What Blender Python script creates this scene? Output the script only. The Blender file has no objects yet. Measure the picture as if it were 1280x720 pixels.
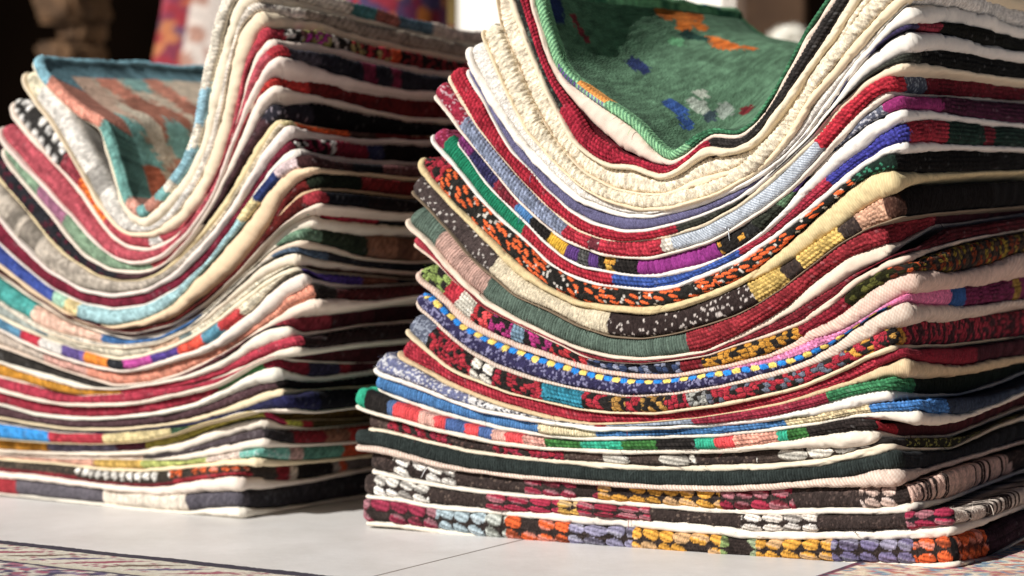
import bpy, math
import numpy as np

# ---------------------------------------------------------------- camera model
F = 2900.0            # focal length in photo pixels (1280 wide)
CAM_H = 0.27
PITCH = math.atan(130.0 / F)
cp, sp = math.cos(PITCH), math.sin(PITCH)
YAW = math.radians(32.0)                            # the tile grid
UD = VD = None
def set_dirs(front_deg, side_deg):
    """along the front of a stack, and away from the viewer along its side"""
    global UD, VD
    a, b = math.radians(front_deg), math.radians(side_deg)
    UD = np.array([math.cos(a), -math.sin(a)]); VD = np.array([math.sin(b), math.cos(b)])
set_dirs(32, 32)

def ray(x, y):
    cx = (np.asarray(x, float) - 640.0) / F
    cy = (360.0 - np.asarray(y, float)) / F
    return cx, cp + sp * cy, -sp + cp * cy

def floor_pt(x, y):
    rx, ry, rz = ray(x, y)
    k = -CAM_H / rz
    return np.array([rx * k, ry * k])

def project(P):
    x, y, z = P[:, 0], P[:, 1], P[:, 2] - CAM_H
    fwd = cp * y - sp * z
    up = sp * y + cp * z
    return 640 + F * x / fwd, 360 - F * up / fwd, fwd

# ---------------------------------------------------------------- helpers
def srgb(h):
    h = h.lstrip('#')
    c = np.array([int(h[i:i + 2], 16) for i in (0, 2, 4)]) / 255.0
    return np.where(c <= 0.04045, c / 12.92, ((c + 0.055) / 1.055) ** 2.4)

def hash2(i, j, s=0):
    i = np.asarray(i).astype(np.int64); j = np.asarray(j).astype(np.int64)
    h = (i * 374761393 + j * 668265263 + int(s) * 974634777) & 0x7fffffff
    h = ((h ^ (h >> 13)) * 1274126177) & 0x7fffffff
    h = ((h ^ (h >> 11)) * 1103515245 + 12345) & 0x7fffffff
    return ((h ^ (h >> 15)) & 0xffff) / 65535.0

def vnoise(x, y, s=0):
    x = np.asarray(x, float); y = np.asarray(y, float) + 0 * x
    i = np.floor(x); j = np.floor(y); fx = x - i; fy = y - j
    fx = fx * fx * (3 - 2 * fx); fy = fy * fy * (3 - 2 * fy)
    a = hash2(i, j, s); b = hash2(i + 1, j, s); c = hash2(i, j + 1, s); d = hash2(i + 1, j + 1, s)
    return (a * (1 - fx) + b * fx) * (1 - fy) + (c * (1 - fx) + d * fx) * fy

def worley(x, y, s=0):
    i = np.floor(x); j = np.floor(y)
    best = np.full(x.shape, 9.0); idx = np.zeros(x.shape)
    for di in (-1, 0, 1):
        for dj in (-1, 0, 1):
            ii = i + di; jj = j + dj
            px = ii + hash2(ii, jj, s); py = jj + hash2(ii, jj, s + 7)
            d = (px - x) ** 2 + (py - y) ** 2
            m = d < best
            best = np.where(m, d, best); idx = np.where(m, hash2(ii, jj, s + 13), idx)
    return np.sqrt(best), idx

def gsm(a, sig):
    """gaussian smoothing with odd extension, keeps the ends"""
    if sig < 0.3: return a
    r = int(sig * 3) + 1
    r = min(r, len(a) - 1)
    k = np.exp(-0.5 * (np.arange(-r, r + 1) / sig) ** 2); k /= k.sum()
    e = np.concatenate([2 * a[0] - a[r:0:-1], a, 2 * a[-1] - a[-2:-r - 2:-1]])
    return np.convolve(e, k, 'valid')

def sstep(x, a, b):
    t = np.clip((x - a) / (b - a), 0, 1); return t * t * (3 - 2 * t)

scene = bpy.context.scene
COL = scene.collection

# ---------------------------------------------------------------- materials
def new_mat(name):
    m = bpy.data.materials.new(name); m.use_nodes = True
    nt = m.node_tree
    return m, nt, nt.nodes['Principled BSDF']

def cloth_mat(name, rough, bump_scale, bump_str, sheen, var, dist=0.0006):
    m, nt, b = new_mat(name)
    N, L = nt.nodes, nt.links
    at = N.new('ShaderNodeAttribute'); at.attribute_name = 'Col'
    uv = N.new('ShaderNodeUVMap'); uv.uv_map = 'UVMap'
    n1 = N.new('ShaderNodeTexNoise'); n1.inputs['Scale'].default_value = bump_scale
    n1.inputs['Detail'].default_value = 3
    n2 = N.new('ShaderNodeTexNoise'); n2.inputs['Scale'].default_value = 90
    n2.inputs['Detail'].default_value = 5
    mp = N.new('ShaderNodeMapping'); mp.inputs['Scale'].default_value = (1.0, 0.45, 1.0)
    mp.inputs['Rotation'].default_value = (0, 0, 0.5)
    L.new(uv.outputs[0], mp.inputs[0]); L.new(mp.outputs[0], n1.inputs['Vector'])
    L.new(uv.outputs[0], n2.inputs['Vector'])
    add = N.new('ShaderNodeMath'); add.operation = 'ADD'
    L.new(n1.outputs[0], add.inputs[0]); L.new(n2.outputs[0], add.inputs[1])
    mr = N.new('ShaderNodeMapRange'); mr.inputs[1].default_value = 0.6; mr.inputs[2].default_value = 1.4
    mr.inputs[3].default_value = 1 - var; mr.inputs[4].default_value = 1 + var
    L.new(add.outputs[0], mr.inputs[0])
    mx = N.new('ShaderNodeMix'); mx.data_type = 'RGBA'; mx.blend_type = 'MULTIPLY'
    mx.inputs[0].default_value = 1.0
    cmb = N.new('ShaderNodeCombineColor')
    for i in range(3): L.new(mr.outputs[0], cmb.inputs[i])
    L.new(at.outputs['Color'], mx.inputs[6]); L.new(cmb.outputs[0], mx.inputs[7])
    L.new(mx.outputs[2], b.inputs['Base Color'])
    b.inputs['Roughness'].default_value = rough
    b.inputs['Specular IOR Level'].default_value = 0.12
    b.inputs['Sheen Weight'].default_value = sheen
    b.inputs['Sheen Roughness'].default_value = 0.5
    bp = N.new('ShaderNodeBump'); bp.inputs['Strength'].default_value = bump_str
    bp.inputs['Distance'].default_value = dist
    L.new(n1.outputs[0], bp.inputs['Height']); L.new(bp.outputs[0], b.inputs['Normal'])
    return m

WOOL = cloth_mat('wool_weave', 0.95, 620, 0.9, 0.02, 0.34, 0.0012)
COTTON = cloth_mat('cotton_cloth', 0.92, 900, 0.25, 0.05, 0.05, 0.0003)
RUGM = cloth_mat('rug_pile', 0.95, 700, 0.8, 0.1, 0.25, 0.001)

def solid_mat(name, h1, h2, scale, rough=0.8, bump=0.3, dist=0.004, spec=.2):
    m, nt, b = new_mat(name); N, L = nt.nodes, nt.links
    tc = N.new('ShaderNodeTexCoord')
    n = N.new('ShaderNodeTexNoise'); n.inputs['Scale'].default_value = scale; n.inputs['Detail'].default_value = 6
    L.new(tc.outputs['Object'], n.inputs['Vector'])
    r = N.new('ShaderNodeValToRGB')
    r.color_ramp.elements[0].position = 0.3; r.color_ramp.elements[1].position = 0.7
    r.color_ramp.elements[0].color = (*srgb(h1), 1); r.color_ramp.elements[1].color = (*srgb(h2), 1)
    L.new(n.outputs[0], r.inputs[0]); L.new(r.outputs[0], b.inputs['Base Color'])
    b.inputs['Roughness'].default_value = rough; b.inputs['Specular IOR Level'].default_value = spec
    bp = N.new('ShaderNodeBump'); bp.inputs['Strength'].default_value = bump; bp.inputs['Distance'].default_value = dist
    L.new(n.outputs[0], bp.inputs['Height']); L.new(bp.outputs[0], b.inputs['Normal'])
    return m

# ---------------------------------------------------------------- mesh linking
def link_mesh(name, V, quads, tris, rgb, uvs, mat, parent=None, smooth=True):
    me = bpy.data.meshes.new(name)
    nq = len(quads); nt_ = len(tris)
    me.vertices.add(len(V)); me.vertices.foreach_set('co', np.ascontiguousarray(V, np.float32).ravel())
    loops = np.concatenate([np.asarray(quads, np.int32).ravel(), np.asarray(tris, np.int32).ravel()]) if nt_ else np.asarray(quads, np.int32).ravel()
    me.loops.add(len(loops)); me.loops.foreach_set('vertex_index', loops)
    starts = np.concatenate([np.arange(nq) * 4, nq * 4 + np.arange(nt_) * 3]).astype(np.int32)
    me.polygons.add(nq + nt_); me.polygons.foreach_set('loop_start', starts)
    me.polygons.foreach_set('use_smooth', np.full(nq + nt_, smooth))
    if rgb is not None:
        c = me.color_attributes.new('Col', 'FLOAT_COLOR', 'POINT')
        c.data.foreach_set('color', np.concatenate([np.clip(rgb, 0, 1), np.ones((len(V), 1))], 1).astype(np.float32).ravel())
    if uvs is not None:
        u = me.uv_layers.new(name='UVMap')
        u.data.foreach_set('uv', uvs[loops].astype(np.float32).ravel())
    me.update(calc_edges=True); me.validate()
    me.materials.append(mat)
    o = bpy.data.objects.new(name, me); COL.objects.link(o)
    if parent is not None: o.parent = parent
    return o

def tag(o, label=None, cat=None, group=None, kind=None):
    if label: o['label'] = label
    if cat: o['category'] = cat
    if group: o['group'] = group
    if kind: o['kind'] = kind
    return o

def thing(name, loc, label, cat, group=None, rotz=0.0):
    o = bpy.data.objects.new(name, None); o.empty_display_size = 0.05
    COL.objects.link(o); o.location = loc; o.rotation_euler = (0, 0, rotz)
    return tag(o, label, cat, group)

# ---------------------------------------------------------------- woven patterns
# every pattern: (a = mm along the edge, p = -1..1 from bottom to top of the edge,
#                 T = edge thickness in mm, seed) -> colour, relief in mm
def cells(a, p, T, cw, ch, seed, slant=0.0, stagger=0.5):
    nr = np.maximum(1, np.round(T / ch))
    y = (p * 0.5 + 0.5) * nr * 0.999
    j = np.floor(y); fy = y - j
    x = a / cw + stagger * (j % 2) + slant * (fy - 0.5)
    i = np.floor(x); fx = x - i
    return i, j, fx, fy

def dome(fx, fy, ex=2.0):
    return np.clip(1 - np.abs(2 * fx - 1) ** ex, 0, 1) ** 0.6 * np.clip(1 - np.abs(2 * fy - 1) ** ex, 0, 1) ** 0.6

def pat_plain(a, p, T, seed, c, var=0.34, cw=3.2, ch=2.5, rel=1.5, slant=0.75):
    a = a + (vnoise(a / 9, p * 2, seed + 5) - 0.5) * 1.2
    i, j, fx, fy = cells(a, p, T, cw, ch, seed, slant)
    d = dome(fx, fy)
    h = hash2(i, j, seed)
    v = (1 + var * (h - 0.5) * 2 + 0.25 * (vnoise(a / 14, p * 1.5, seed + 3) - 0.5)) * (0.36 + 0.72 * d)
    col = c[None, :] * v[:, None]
    fl = (hash2(i, j, seed + 8) > 0.965) & (d > .6)  # scattered stitches lightened as painted highlights of fibres catching light
    col = np.where(fl[:, None], col * .9 + .05, col)
    return col, rel * d

def pat_fine(a, p, T, seed, c):
    a = a + (vnoise(a / 5, p * 1.5, seed + 5) - 0.5) * 1.0
    i, j, fx, fy = cells(a, p, T, 2.1, 60, seed, 0.8)
    d = np.abs(np.sin(np.pi * fx)) ** .8
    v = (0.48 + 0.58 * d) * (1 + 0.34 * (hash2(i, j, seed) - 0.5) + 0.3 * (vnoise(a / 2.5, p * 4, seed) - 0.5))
    return c[None, :] * v[:, None], 0.95 * d

def pat_knots(a, p, T, seed, c, g, cw=16.0, rows=2, fill=1.0):
    a = a + (vnoise(a / 26, p * 0.8, seed + 2) - 0.5) * 7
    i, j, fx, fy = cells(a, p, T, cw, T / rows, seed, 0.3, 0.0)
    cx = 0.5 + .1 * (hash2(i, j, seed + 6) - .5)
    ex = (fx - cx) / (0.47 + 0.06 * (hash2(i, j, seed + 4) - 0.5)); ey = (fy - 0.5) / (0.46 + 0.10 * (hash2(i, j, seed + 9) - 0.5))
    ex = ex / fill; ey = ey / fill
    r = np.abs(ex / 1.04) ** 1.75 + np.abs(ey) ** 2.2 + 0.2 * (vnoise(a / 3.5, p * 3, seed + 7) - .5) + 0.34 * (vnoise(a / 1.3, p * 6, seed + 1) - 0.5)
    ins = (r < 0.97) & (hash2(i, j, seed + 15) > .06)
    sph = ey * 1.35 + ex * 0.42 + hash2(i, j, seed)
    strand = np.abs(np.sin(sph * np.pi))
    sid = np.floor(sph + .5)
    gi, gj, gx, gy = cells(a, p, T, 2.4, 2.2, seed + 11, 0.7)
    gd = dome(gx, gy)
    gv = (0.45 + 0.6 * gd) * (0.7 + 0.6 * hash2(gi, gj, seed + 12))
    cv = (0.28 + 0.8 * strand ** .8) * (0.82 + 0.32 * hash2(i, j, seed + 2)) * (0.85 + 0.3 * vnoise(a / 0.9, p * 7, seed))
    lum = c.mean()
    # every oval is a few twisted strands: some paler, some dark
    hs = hash2(sid + 50 * i, j, seed + 21)[:, None]
    cs = np.where(hs > .72, c[None] * .7 + .3 * (lum * .5 + .35), np.where(hs < .12, c[None] * .4 + g[None] * .6, c[None]))
    col = np.where(ins[:, None], cs * cv[:, None], g[None, :] * gv[:, None])
    rel = np.where(ins, 1.2 * np.sqrt(np.clip(1 - r, 0, 1)) + 0.7 * strand, 0.4 * gd)
    return col, rel

def worley_c(x, y, s=0, jit=.8):
    i = np.floor(x); j = np.floor(y)
    best = np.full(x.shape, 9.0); sec = np.full(x.shape, 9.0)
    bx = np.zeros(x.shape); by = np.zeros(x.shape); idx = np.zeros(x.shape)
    for di in (-1, 0, 1):
        for dj in (-1, 0, 1):
            ii = i + di; jj = j + dj
            px = ii + .5 + jit * (hash2(ii, jj, s) - .5); py = jj + .5 + jit * (hash2(ii, jj, s + 7) - .5)
            d = (px - x) ** 2 + (py - y) ** 2
            m = d < best
            sec = np.where(m, best, np.minimum(sec, d))
            bx = np.where(m, px, bx); by = np.where(m, py, by); idx = np.where(m, hash2(ii, jj, s + 13), idx)
            best = np.where(m, d, best)
    return np.sqrt(best), np.sqrt(sec), bx, by, idx

def pat_motif(a, p, T, seed, pal, cw=5.2, ch=2.9):
    """small slanted stitches that together draw zigzags and stepped diamonds"""
    Tm = float(np.median(T))
    y = (p * .5 + .5) * Tm
    a2 = a + (vnoise(a / 15, p * 1.1, seed + 2) - .5) * 7
    d1, d2, bx, by, idx = worley_c(a2 / cw + .35 * y / ch, y / ch, seed, .55)
    yc = by * ch; xc = (bx - .35 * by) * cw
    per = 30.0
    tri = np.abs(((xc / per) % 1) * 2 - 1)
    f = tri * 1.6 + np.abs(yc / max(Tm, 3) - .5) * 1.3 + .35 * (vnoise(xc / 16, yc / 6, seed + 6) - .5) + .12 * (idx - .5)
    n = len(pal)
    k = (np.floor(f * n * .8 + hash2(np.floor(xc / per), 0 * xc, seed) * 2)).astype(int) % n
    gap = d2 - d1
    ins = gap > .10
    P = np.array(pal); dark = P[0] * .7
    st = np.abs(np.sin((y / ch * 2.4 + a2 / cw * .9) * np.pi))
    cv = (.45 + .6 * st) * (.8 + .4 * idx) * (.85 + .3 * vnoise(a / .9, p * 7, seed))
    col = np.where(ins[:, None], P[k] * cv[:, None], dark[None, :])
    return col, 1.1 * np.clip(gap * 1.6, 0, 1) ** .7 + .3 * st

def pat_speck(a, p, T, seed, c, lt, prob=0.14, cs=1.7):
    w, idx = worley(a / cs, (p * 0.5 + 0.5) * T * 1.3 / cs, seed)
    n = vnoise(a / 8, p * 2, seed + 4)
    fl = idx > (1 - prob * (0.5 + n))
    v = 0.72 + 0.6 * idx
    col = np.where(fl[:, None], lt[None, :] * (0.7 + 0.3 * np.clip(1 - w, 0, 1))[:, None], c[None, :] * v[:, None])
    return col, 0.5 * np.clip(1 - w * 1.1, 0, 1) + 0.15 * fl

def pat_boucle(a, p, T, seed, c, cs=2.5, rel=1.0, var=0.25):
    yy = (p * 0.5 + 0.5) * T * 1.2
    a = a + (vnoise(a / 9, p * 2, seed + 1) - .5) * 2
    w, idx = worley(a / cs + .45 * yy / cs, yy / (cs * 1.7), seed)
    w2, _ = worley(a / (cs * 0.45), (p * 0.5 + 0.5) * T * 1.4 / (cs * 0.45), seed + 3)
    v = (1 - var * 0.5 + var * idx) * (0.6 + 0.5 * np.clip(1 - w * .95, 0, 1))
    return c[None, :] * v[:, None], rel * (np.clip(1 - w * 1.1, 0, 1) + 0.25 * np.clip(1 - w2, 0, 1))

def pat_diamond(a, p, T, seed, c, g, lt):
    i, j, fx, fy = cells(a, p, T, 6.2, 3.6, seed, 1.1, 0.5)
    grp = np.floor(i / 2.5)
    on = (hash2(i, j, seed) > 0.34) & (((i + 2 * j) % 4) != 1)
    ex = fx - 0.5; ey = fy - 0.5
    r = (ex / 0.46) ** 2 + (ey / 0.40) ** 2
    ins = on & (r < 1)
    gi, gj, gx, gy = cells(a, p, T, 1.9, 1.9, seed + 11, 0.5)
    gv = 0.6 + 0.9 * hash2(gi, gj, seed + 12)
    fl = hash2(gi, gj, seed + 20) > 0.94
    gc = np.where(fl[:, None], lt[None, :] * 0.8, g[None, :] * gv[:, None])
    strand = np.abs(np.sin(ey * 9 + ex * 2))
    col = np.where(ins[:, None], c[None, :] * (0.8 + 0.3 * strand)[:, None] * (0.85 + 0.25 * hash2(i, j, seed + 5))[:, None], gc)
    return col, np.where(ins, 0.75 * np.sqrt(np.clip(1 - r, 0, 1)), 0.28 * dome(gx, gy))

def pat_twill(a, p, T, seed, c, g, per=2.6, lean=1.0):
    ph = a / per + lean * p * T / (2 * per) + 0.3 * (vnoise(a / 7, p, seed) - 0.5)
    s = np.sin(np.pi * ph) ** 2
    k = s ** 1.5
    i = np.floor(ph)
    v = 0.88 + 0.24 * hash2(i, np.floor(p * 3 + 9), seed)
    col = (g[None, :] * (1 - k)[:, None] + c[None, :] * k[:, None]) * v[:, None]
    return col, 0.4 * s

def pat_wrap(a, p, T, seed, c, g):
    """cord wrapped round and round the edge"""
    a = a + 1.5 * p + (vnoise(a / 12, p, seed) - 0.5) * 3
    ph = a / 4.6
    i = np.floor(ph); f = ph - i
    s = np.abs(np.sin(np.pi * f)) ** 0.7
    dk = (f < .62) & (hash2(i, i * 0, seed + 4) < 0.34)
    st = np.abs(np.sin(np.pi * (f * 3 + p * 0.6)))
    v = (0.82 + 0.25 * st) * (0.85 + 0.3 * hash2(i, i * 0, seed))
    col = np.where(dk[:, None], g[None, :], c[None, :]) * v[:, None]
    return col, 1.0 * s + 0.15 * st

# ---------------------------------------------------------------- the two stacks, cover by cover from the floor up
C = dict(K='#2a2624', BK='#382e2b', R='#ad2238', DR='#8a2034', MG='#b02a78', OR='#e8601c', GO='#e0a030', LI='#77709a',
         SL='#5a5f70', NV='#322e52', BL='#467eb6', GR='#12805c', GG='#5a6c60', PK='#d9a99c', CR='#e6d6b0', WH='#efe9de',
         TE='#2cb08c', OL='#a0943a', PU='#5f3a80', PL='#4a3036', SA='#e8987c', BR='#4a1018', CO='#ee4a4e')
def cc(n):
    c = srgb(C.get(n, n)); return c * .9 + c.mean() * .1

# cover: (front lining line [(x, y, width)], side lining line, lining colour, lining weave, woven face segments, thickness cap m)
RIGHT = [
 dict(f=[(452,655,7),(480,656,7),(500,658,8),(552,666,8),(620,676,7),(680,681,7),(740,685,8),(820,694,7),(894,700,7),(968,705,9),(1024,707,13),(1084,708,12),(1164,709,9),(1196,706,8)],
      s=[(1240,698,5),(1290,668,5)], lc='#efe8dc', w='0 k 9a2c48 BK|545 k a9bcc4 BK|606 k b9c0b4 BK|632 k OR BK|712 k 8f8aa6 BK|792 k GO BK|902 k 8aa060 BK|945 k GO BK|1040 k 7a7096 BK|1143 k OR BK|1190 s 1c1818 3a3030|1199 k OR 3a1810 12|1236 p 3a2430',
      lab='bottom cover of the right stack, edged with crimson, pale blue, orange, lilac and mustard knots'),
 dict(f=[(450,621,6),(500,626,7),(530,633,6),(568,637,8),(620,641,8),(660,645,10),(700,648,12),(740,652,14),(792,655,14),(840,660,14),(890,664,13),(940,670,13),(1000,670,13),(1084,670,14),(1150,667,17),(1190,663,16)],
      s=[(1224,654,11),(1280,634,8)], lc='#f3eee6', w='0 s BK 5a4a44|468 k WH BK 13|535 s BK 6a5a50 .1|608 k b02a48 BK 18|698 k d8a848 BK 18|722 k a82a44 BK 18|812 s BK 6a5a50 .1|925 k ddd2c6 BK|1022 s BK 5a4a44 .1|1133 k a8284a 2a2426 15|1192 w cbbcae BK',
      lab='dark brown cover with white knots near both ends of its edge, second above the floor'),
 dict(f=[(456,590,8),(480,595,6),(520,604,6),(560,611,7),(600,616,6),(640,620,6),(720,626,7),(800,633,7),(880,639,7),(960,642,9),(1020,640,9),(1080,641,9),(1118,639,11),(1140,634,13)],
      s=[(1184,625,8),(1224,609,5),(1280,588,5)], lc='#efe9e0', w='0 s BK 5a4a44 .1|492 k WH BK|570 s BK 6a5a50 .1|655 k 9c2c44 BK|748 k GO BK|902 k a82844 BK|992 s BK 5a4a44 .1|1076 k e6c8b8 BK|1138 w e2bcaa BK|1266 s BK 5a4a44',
      lab='dark brown cover with mustard knots and pink cord wrapped along its right side edge'),
 dict(f=[(443,559,9),(480,563,8),(520,573,7),(540,579,6),(580,587,6),(640,595,6),(700,600,5),(760,605,6),(820,609,7),(896,611,7),(960,608,8),(1020,604,10),(1060,602,14),(1096,599,22),(1125,597,24)],
      s=[(1160,588,8),(1280,552,5)], lc='#efe3da', lt='t', w='0 f 2c3432|1130 f 23262a',
      lab='cover with a plain blackish green edge over pinkish striped twill backing, low in right stack'),
 dict(f=[(456,537,4),(480,539,4),(500,544,4),(530,552,5),(580,564,6),(640,572,6),(700,578,7),(760,583,9),(820,586,9),(896,586,9),(960,584,9),(1020,579,11),(1064,570,12),(1100,561,13),(1116,558,9)],
      s=[(1140,562,3),(1190,561,3),(1244,535,5),(1280,522,5)], lc='#ece2cf', w='0 s 463834 6a5a50 .1|485 m BK R a82844|565 s BK 6a5048 .12|618 m BK R a82844|705 s 4a3a34 6a5a50 .12|755 k d8d2c4 4a3e38 24 1|870 s BK 6a5a50 .1|945 k d8d2c4 4a3e38 20 1|1085 s K 5a5050 .1|1135 s 23241a 5a5a2c .2',
      lab='brown cover with red stitches at left and a row of big off-white knots at right'),
 dict(f=[(443,506,6),(460,514,6),(500,524,6),(540,535,6),(580,544,6),(620,553,7),(680,560,6),(760,564,7),(820,564,8),(896,563,8),(960,558,9),(1000,554,12),(1030,550,19),(1060,548,22),(1088,544,20),(1100,541,14)],
      s=[(1130,546,3),(1190,545,3),(1280,510,3)], lc='#efe7db', w='0 f 25b48c|456 f K|485 f 5878a8|492 f CO|524 f e6b0a0|543 f CO|556 f 4a68a0|580 f CO|597 f 4a68a0|614 f e6b0a0|630 f CO|652 p e8a898|680 p 3f7a3a|725 p TE|778 p 3f7a3a|822 p K|870 f TE|895 f CO|918 p f0a890|973 f TE|985 p 3f7a3a|1010 p 322a28|1096 f b02030|1122 f 2a0c10',
      lab='cover edged in coral red, blue, pink, green and turquoise stripes, with a turquoise left tip'),
 dict(f=[(463,486,5),(480,494,5),(500,502,5),(540,515,6),(580,526,6),(620,536,5),(680,546,6),(720,550,6),(820,548,6),(896,545,6),(960,538,6),(1020,530,6),(1064,521,5),(1104,519,11),(1128,523,20),(1148,522,23)],
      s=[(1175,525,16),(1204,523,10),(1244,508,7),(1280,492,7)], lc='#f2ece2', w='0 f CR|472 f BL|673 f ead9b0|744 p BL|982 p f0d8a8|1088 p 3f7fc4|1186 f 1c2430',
      lab='cover with a sky blue ribbed edge broken by two cream patches in the right stack'),
 dict(f=[(462,458,6),(467,467,7),(500,477,8),(540,492,7),(560,501,7),(600,514,6),(640,521,6),(700,531,7),(744,537,7),(820,535,6),(896,531,6),(960,524,8),(1020,513,12),(1064,501,16),(1094,496,18),(1118,494,17)],
      s=[(1140,494,9),(1164,495,5),(1204,493,3),(1244,482,4),(1280,466,4)], lc='#f3f0ec', w='0 s 6f7498 d8d8dc .35|585 s d4d2d0 4a4a54 .25|742 p R|757 p 8c98a8|866 p 9a2a40|1034 p 3f8a5a|1142 f 15201a',
      lab='cover edged speckled grey lilac at left, dark red midway and green at its right corner'),
 dict(f=[(492,442,5),(500,450,5),(520,460,5),(540,471,6),(560,482,6),(580,490,6),(610,502,6),(640,511,6),(680,522,5),(736,531,4),(800,529,2),(870,523,2),(934,513,3),(972,506,4),(1010,495,6),(1040,485,7),(1064,478,9),(1104,464,20),(1134,457,28)],
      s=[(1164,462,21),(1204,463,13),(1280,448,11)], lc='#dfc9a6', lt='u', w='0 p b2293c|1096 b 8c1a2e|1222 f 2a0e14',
      lab='cover with a plain bright red edge, frayed at its right corner, over tan backing'),
 dict(f=[(504,412,5),(512,421,6),(530,436,6),(545,450,5),(560,461,5),(580,470,4),(610,482,4),(640,493,3),(720,511,3),(760,516,4),(820,517,4),(896,507,5),(960,494,4),(1000,484,5),(1040,468,5),(1084,446,6),(1122,432,8)],
      s=[(1180,432,4),(1280,420,3)], lc='#ead9bc', w='0 s 5a6072 98a0b0 .25|536 m K R b82838|588 k e6e0d0 K 12|614 m K R b82838|676 p 2a88a0|728 m K R b82838 K|765 m K b8863a c09040|782 m K R b82838|802 m K b8863a c09040|832 m K R b82838|860 m K b0b0a8 8a8a88|884 m K R 6a7080 b82838|1058 m K GO R|1090 m K b82838 R|1110 m K GO e0a848|1128 m 2a1418 6a1824',
      lab='cover edged with a black, red, teal and gold diamond pattern, with grey blue left tip'),
 dict(f=[(517,374,4),(522,386,6),(536,396,5),(552,412,5),(570,428,5),(590,443,5),(620,459,5),(660,473,5),(720,487,4),(780,496,4),(840,493,4),(900,484,5),(960,470,8),(1000,458,10),(1040,440,15),(1064,424,19),(1104,400,26),(1136,388,27)],
      s=[(1164,388,22),(1204,388,15),(1280,377,8)], lc='#ebe2d8', lt='t', w='0 D|1112 b e878a8|1188 f 2a5a9a|1205 p 7a2450|1265 p b08a30|1275 f 7a2450',
      lab='navy cover with a dotted line of blue and yellow stitches and a pink right corner'),
 dict(f=[(515,340,6),(518,351,7),(540,366,8),(560,386,9),(580,404,9),(610,420,9),(640,432,9),(680,445,9),(720,458,8),(760,467,7),(800,472,7),(840,471,6),(900,460,6),(960,446,7),(990,433,9),(1020,416,15),(1050,404,20),(1084,380,26),(1114,360,27),(1144,348,24)],
      s=[(1184,348,21),(1224,344,24),(1280,328,30)], lc='#ecd9cf', lt='t', w='0 p MG|522 m K 92a858 9ab05c 8aa050|558 p c02a3c|573 p e2dccb|592 m K CO c83038|614 m K MG c02a80|640 p 7a9ab0|655 m K MG c02a80|690 m K c83038|735 m 20202a 3a4a70 8a90a8|850 p 7a1a24|878 m K GO d09020|1000 p 8a1a2c|1058 m 26260f 5a5a24|1112 m K 26260f OR 6a2a14|1150 m K 2a2018 8a3a14 5a4a10',
      lab='cover with a stepped black pattern of lime green, magenta, red and orange, right stack'),
 dict(f=[(511,304,5),(522,312,5),(545,331,3),(562,349,2),(582,366,2),(602,386,2),(640,404,2),(696,430,2),(730,447,2),(760,453,2),(800,455,2),(840,451,2),(880,445,3),(916,432,4),(960,419,5),(1000,403,7),(1040,376,8),(1064,353,9),(1104,331,11),(1134,322,14)],
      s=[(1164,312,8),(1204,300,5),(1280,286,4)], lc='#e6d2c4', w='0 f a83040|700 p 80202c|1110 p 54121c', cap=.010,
      lab='thin dark red cover squeezed under the grey green one, right stack'),
 dict(f=[(502,274,5),(508,285,6),(528,301,6),(545,322,7),(560,341,9),(580,361,9),(602,380,8),(620,389,7),(640,400,6),(680,420,6),(720,437,6),(760,447,5),(800,450,5),(840,446,5),(880,440,4),(910,426,6),(940,412,9),(980,390,14),(1020,360,21),(1060,332,24),(1096,317,22),(1112,311,16)],
      s=[(1128,304,6),(1168,281,4),(1204,278,3),(1280,267,3)], lc='#ecdccd', w='0 f GG|548 f c09a8c|607 f GG|859 p a02a34|1168 f 260a10',
      lab='cover with a thick grey green edge, a dusty rose patch and plain red right half'),
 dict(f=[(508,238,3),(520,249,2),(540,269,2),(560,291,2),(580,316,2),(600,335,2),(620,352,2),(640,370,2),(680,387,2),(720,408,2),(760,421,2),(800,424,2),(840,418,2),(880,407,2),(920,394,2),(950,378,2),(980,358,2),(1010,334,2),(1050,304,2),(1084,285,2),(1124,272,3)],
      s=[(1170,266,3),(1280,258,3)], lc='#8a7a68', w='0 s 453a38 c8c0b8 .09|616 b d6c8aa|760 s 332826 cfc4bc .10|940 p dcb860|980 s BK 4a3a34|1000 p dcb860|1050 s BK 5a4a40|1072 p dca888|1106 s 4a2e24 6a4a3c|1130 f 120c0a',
      lab='cover with a nubbly rolled edge, speckled charcoal, then cream, dark brown and straw yellow'),
 dict(f=[(523,198,7),(522,209,8),(532,222,7),(546,239,5),(566,260,6),(586,280,7),(608,301,7),(626,319,9),(650,341,10),(680,361,8),(720,380,7),(760,386,8),(800,390,9),(840,384,10),(880,371,9),(920,354,9),(950,338,14),(980,318,21),(1016,289,27),(1050,262,30),(1075,242,31),(1100,229,33),(1122,226,29)],
      s=[(1144,222,16),(1184,219,9),(1224,216,6),(1280,214,5)], lc='#e4d2a6', lt='u', w='0 m K R b82838|552 d f0641c 24221f e0d8cc|1066 s 1a2a22 3a8a6a .12|1120 p 14100e',
      lab='black cover with orange diamond stitches over wide beige backing in the right stack'),
 dict(f=[(532,170,4),(536,180,5),(554,198,5),(572,220,5),(592,244,5),(612,266,5),(632,284,5),(654,303,4),(680,329,4),(710,346,5),(740,356,5),(770,359,5),(810,363,6),(840,359,6),(880,343,8),(920,326,9),(960,299,9),(1000,267,10),(1040,235,11),(1074,206,10),(1104,188,10),(1130,183,17)],
      s=[(1164,182,13),(1204,183,9),(1280,186,7)], lc='#f2efec', w='0 s 8a2040 c05080 .2|556 f GR|653 p b82438|767 p 3a5cae|925 p b02c44|1036 p 4040a0|1136 p 6a1420|1184 p 10201a|1232 p 4a1018|1245 p 10201a',
      lab='cover edged emerald green at left, then red, then royal blue at its right corner'),
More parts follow.
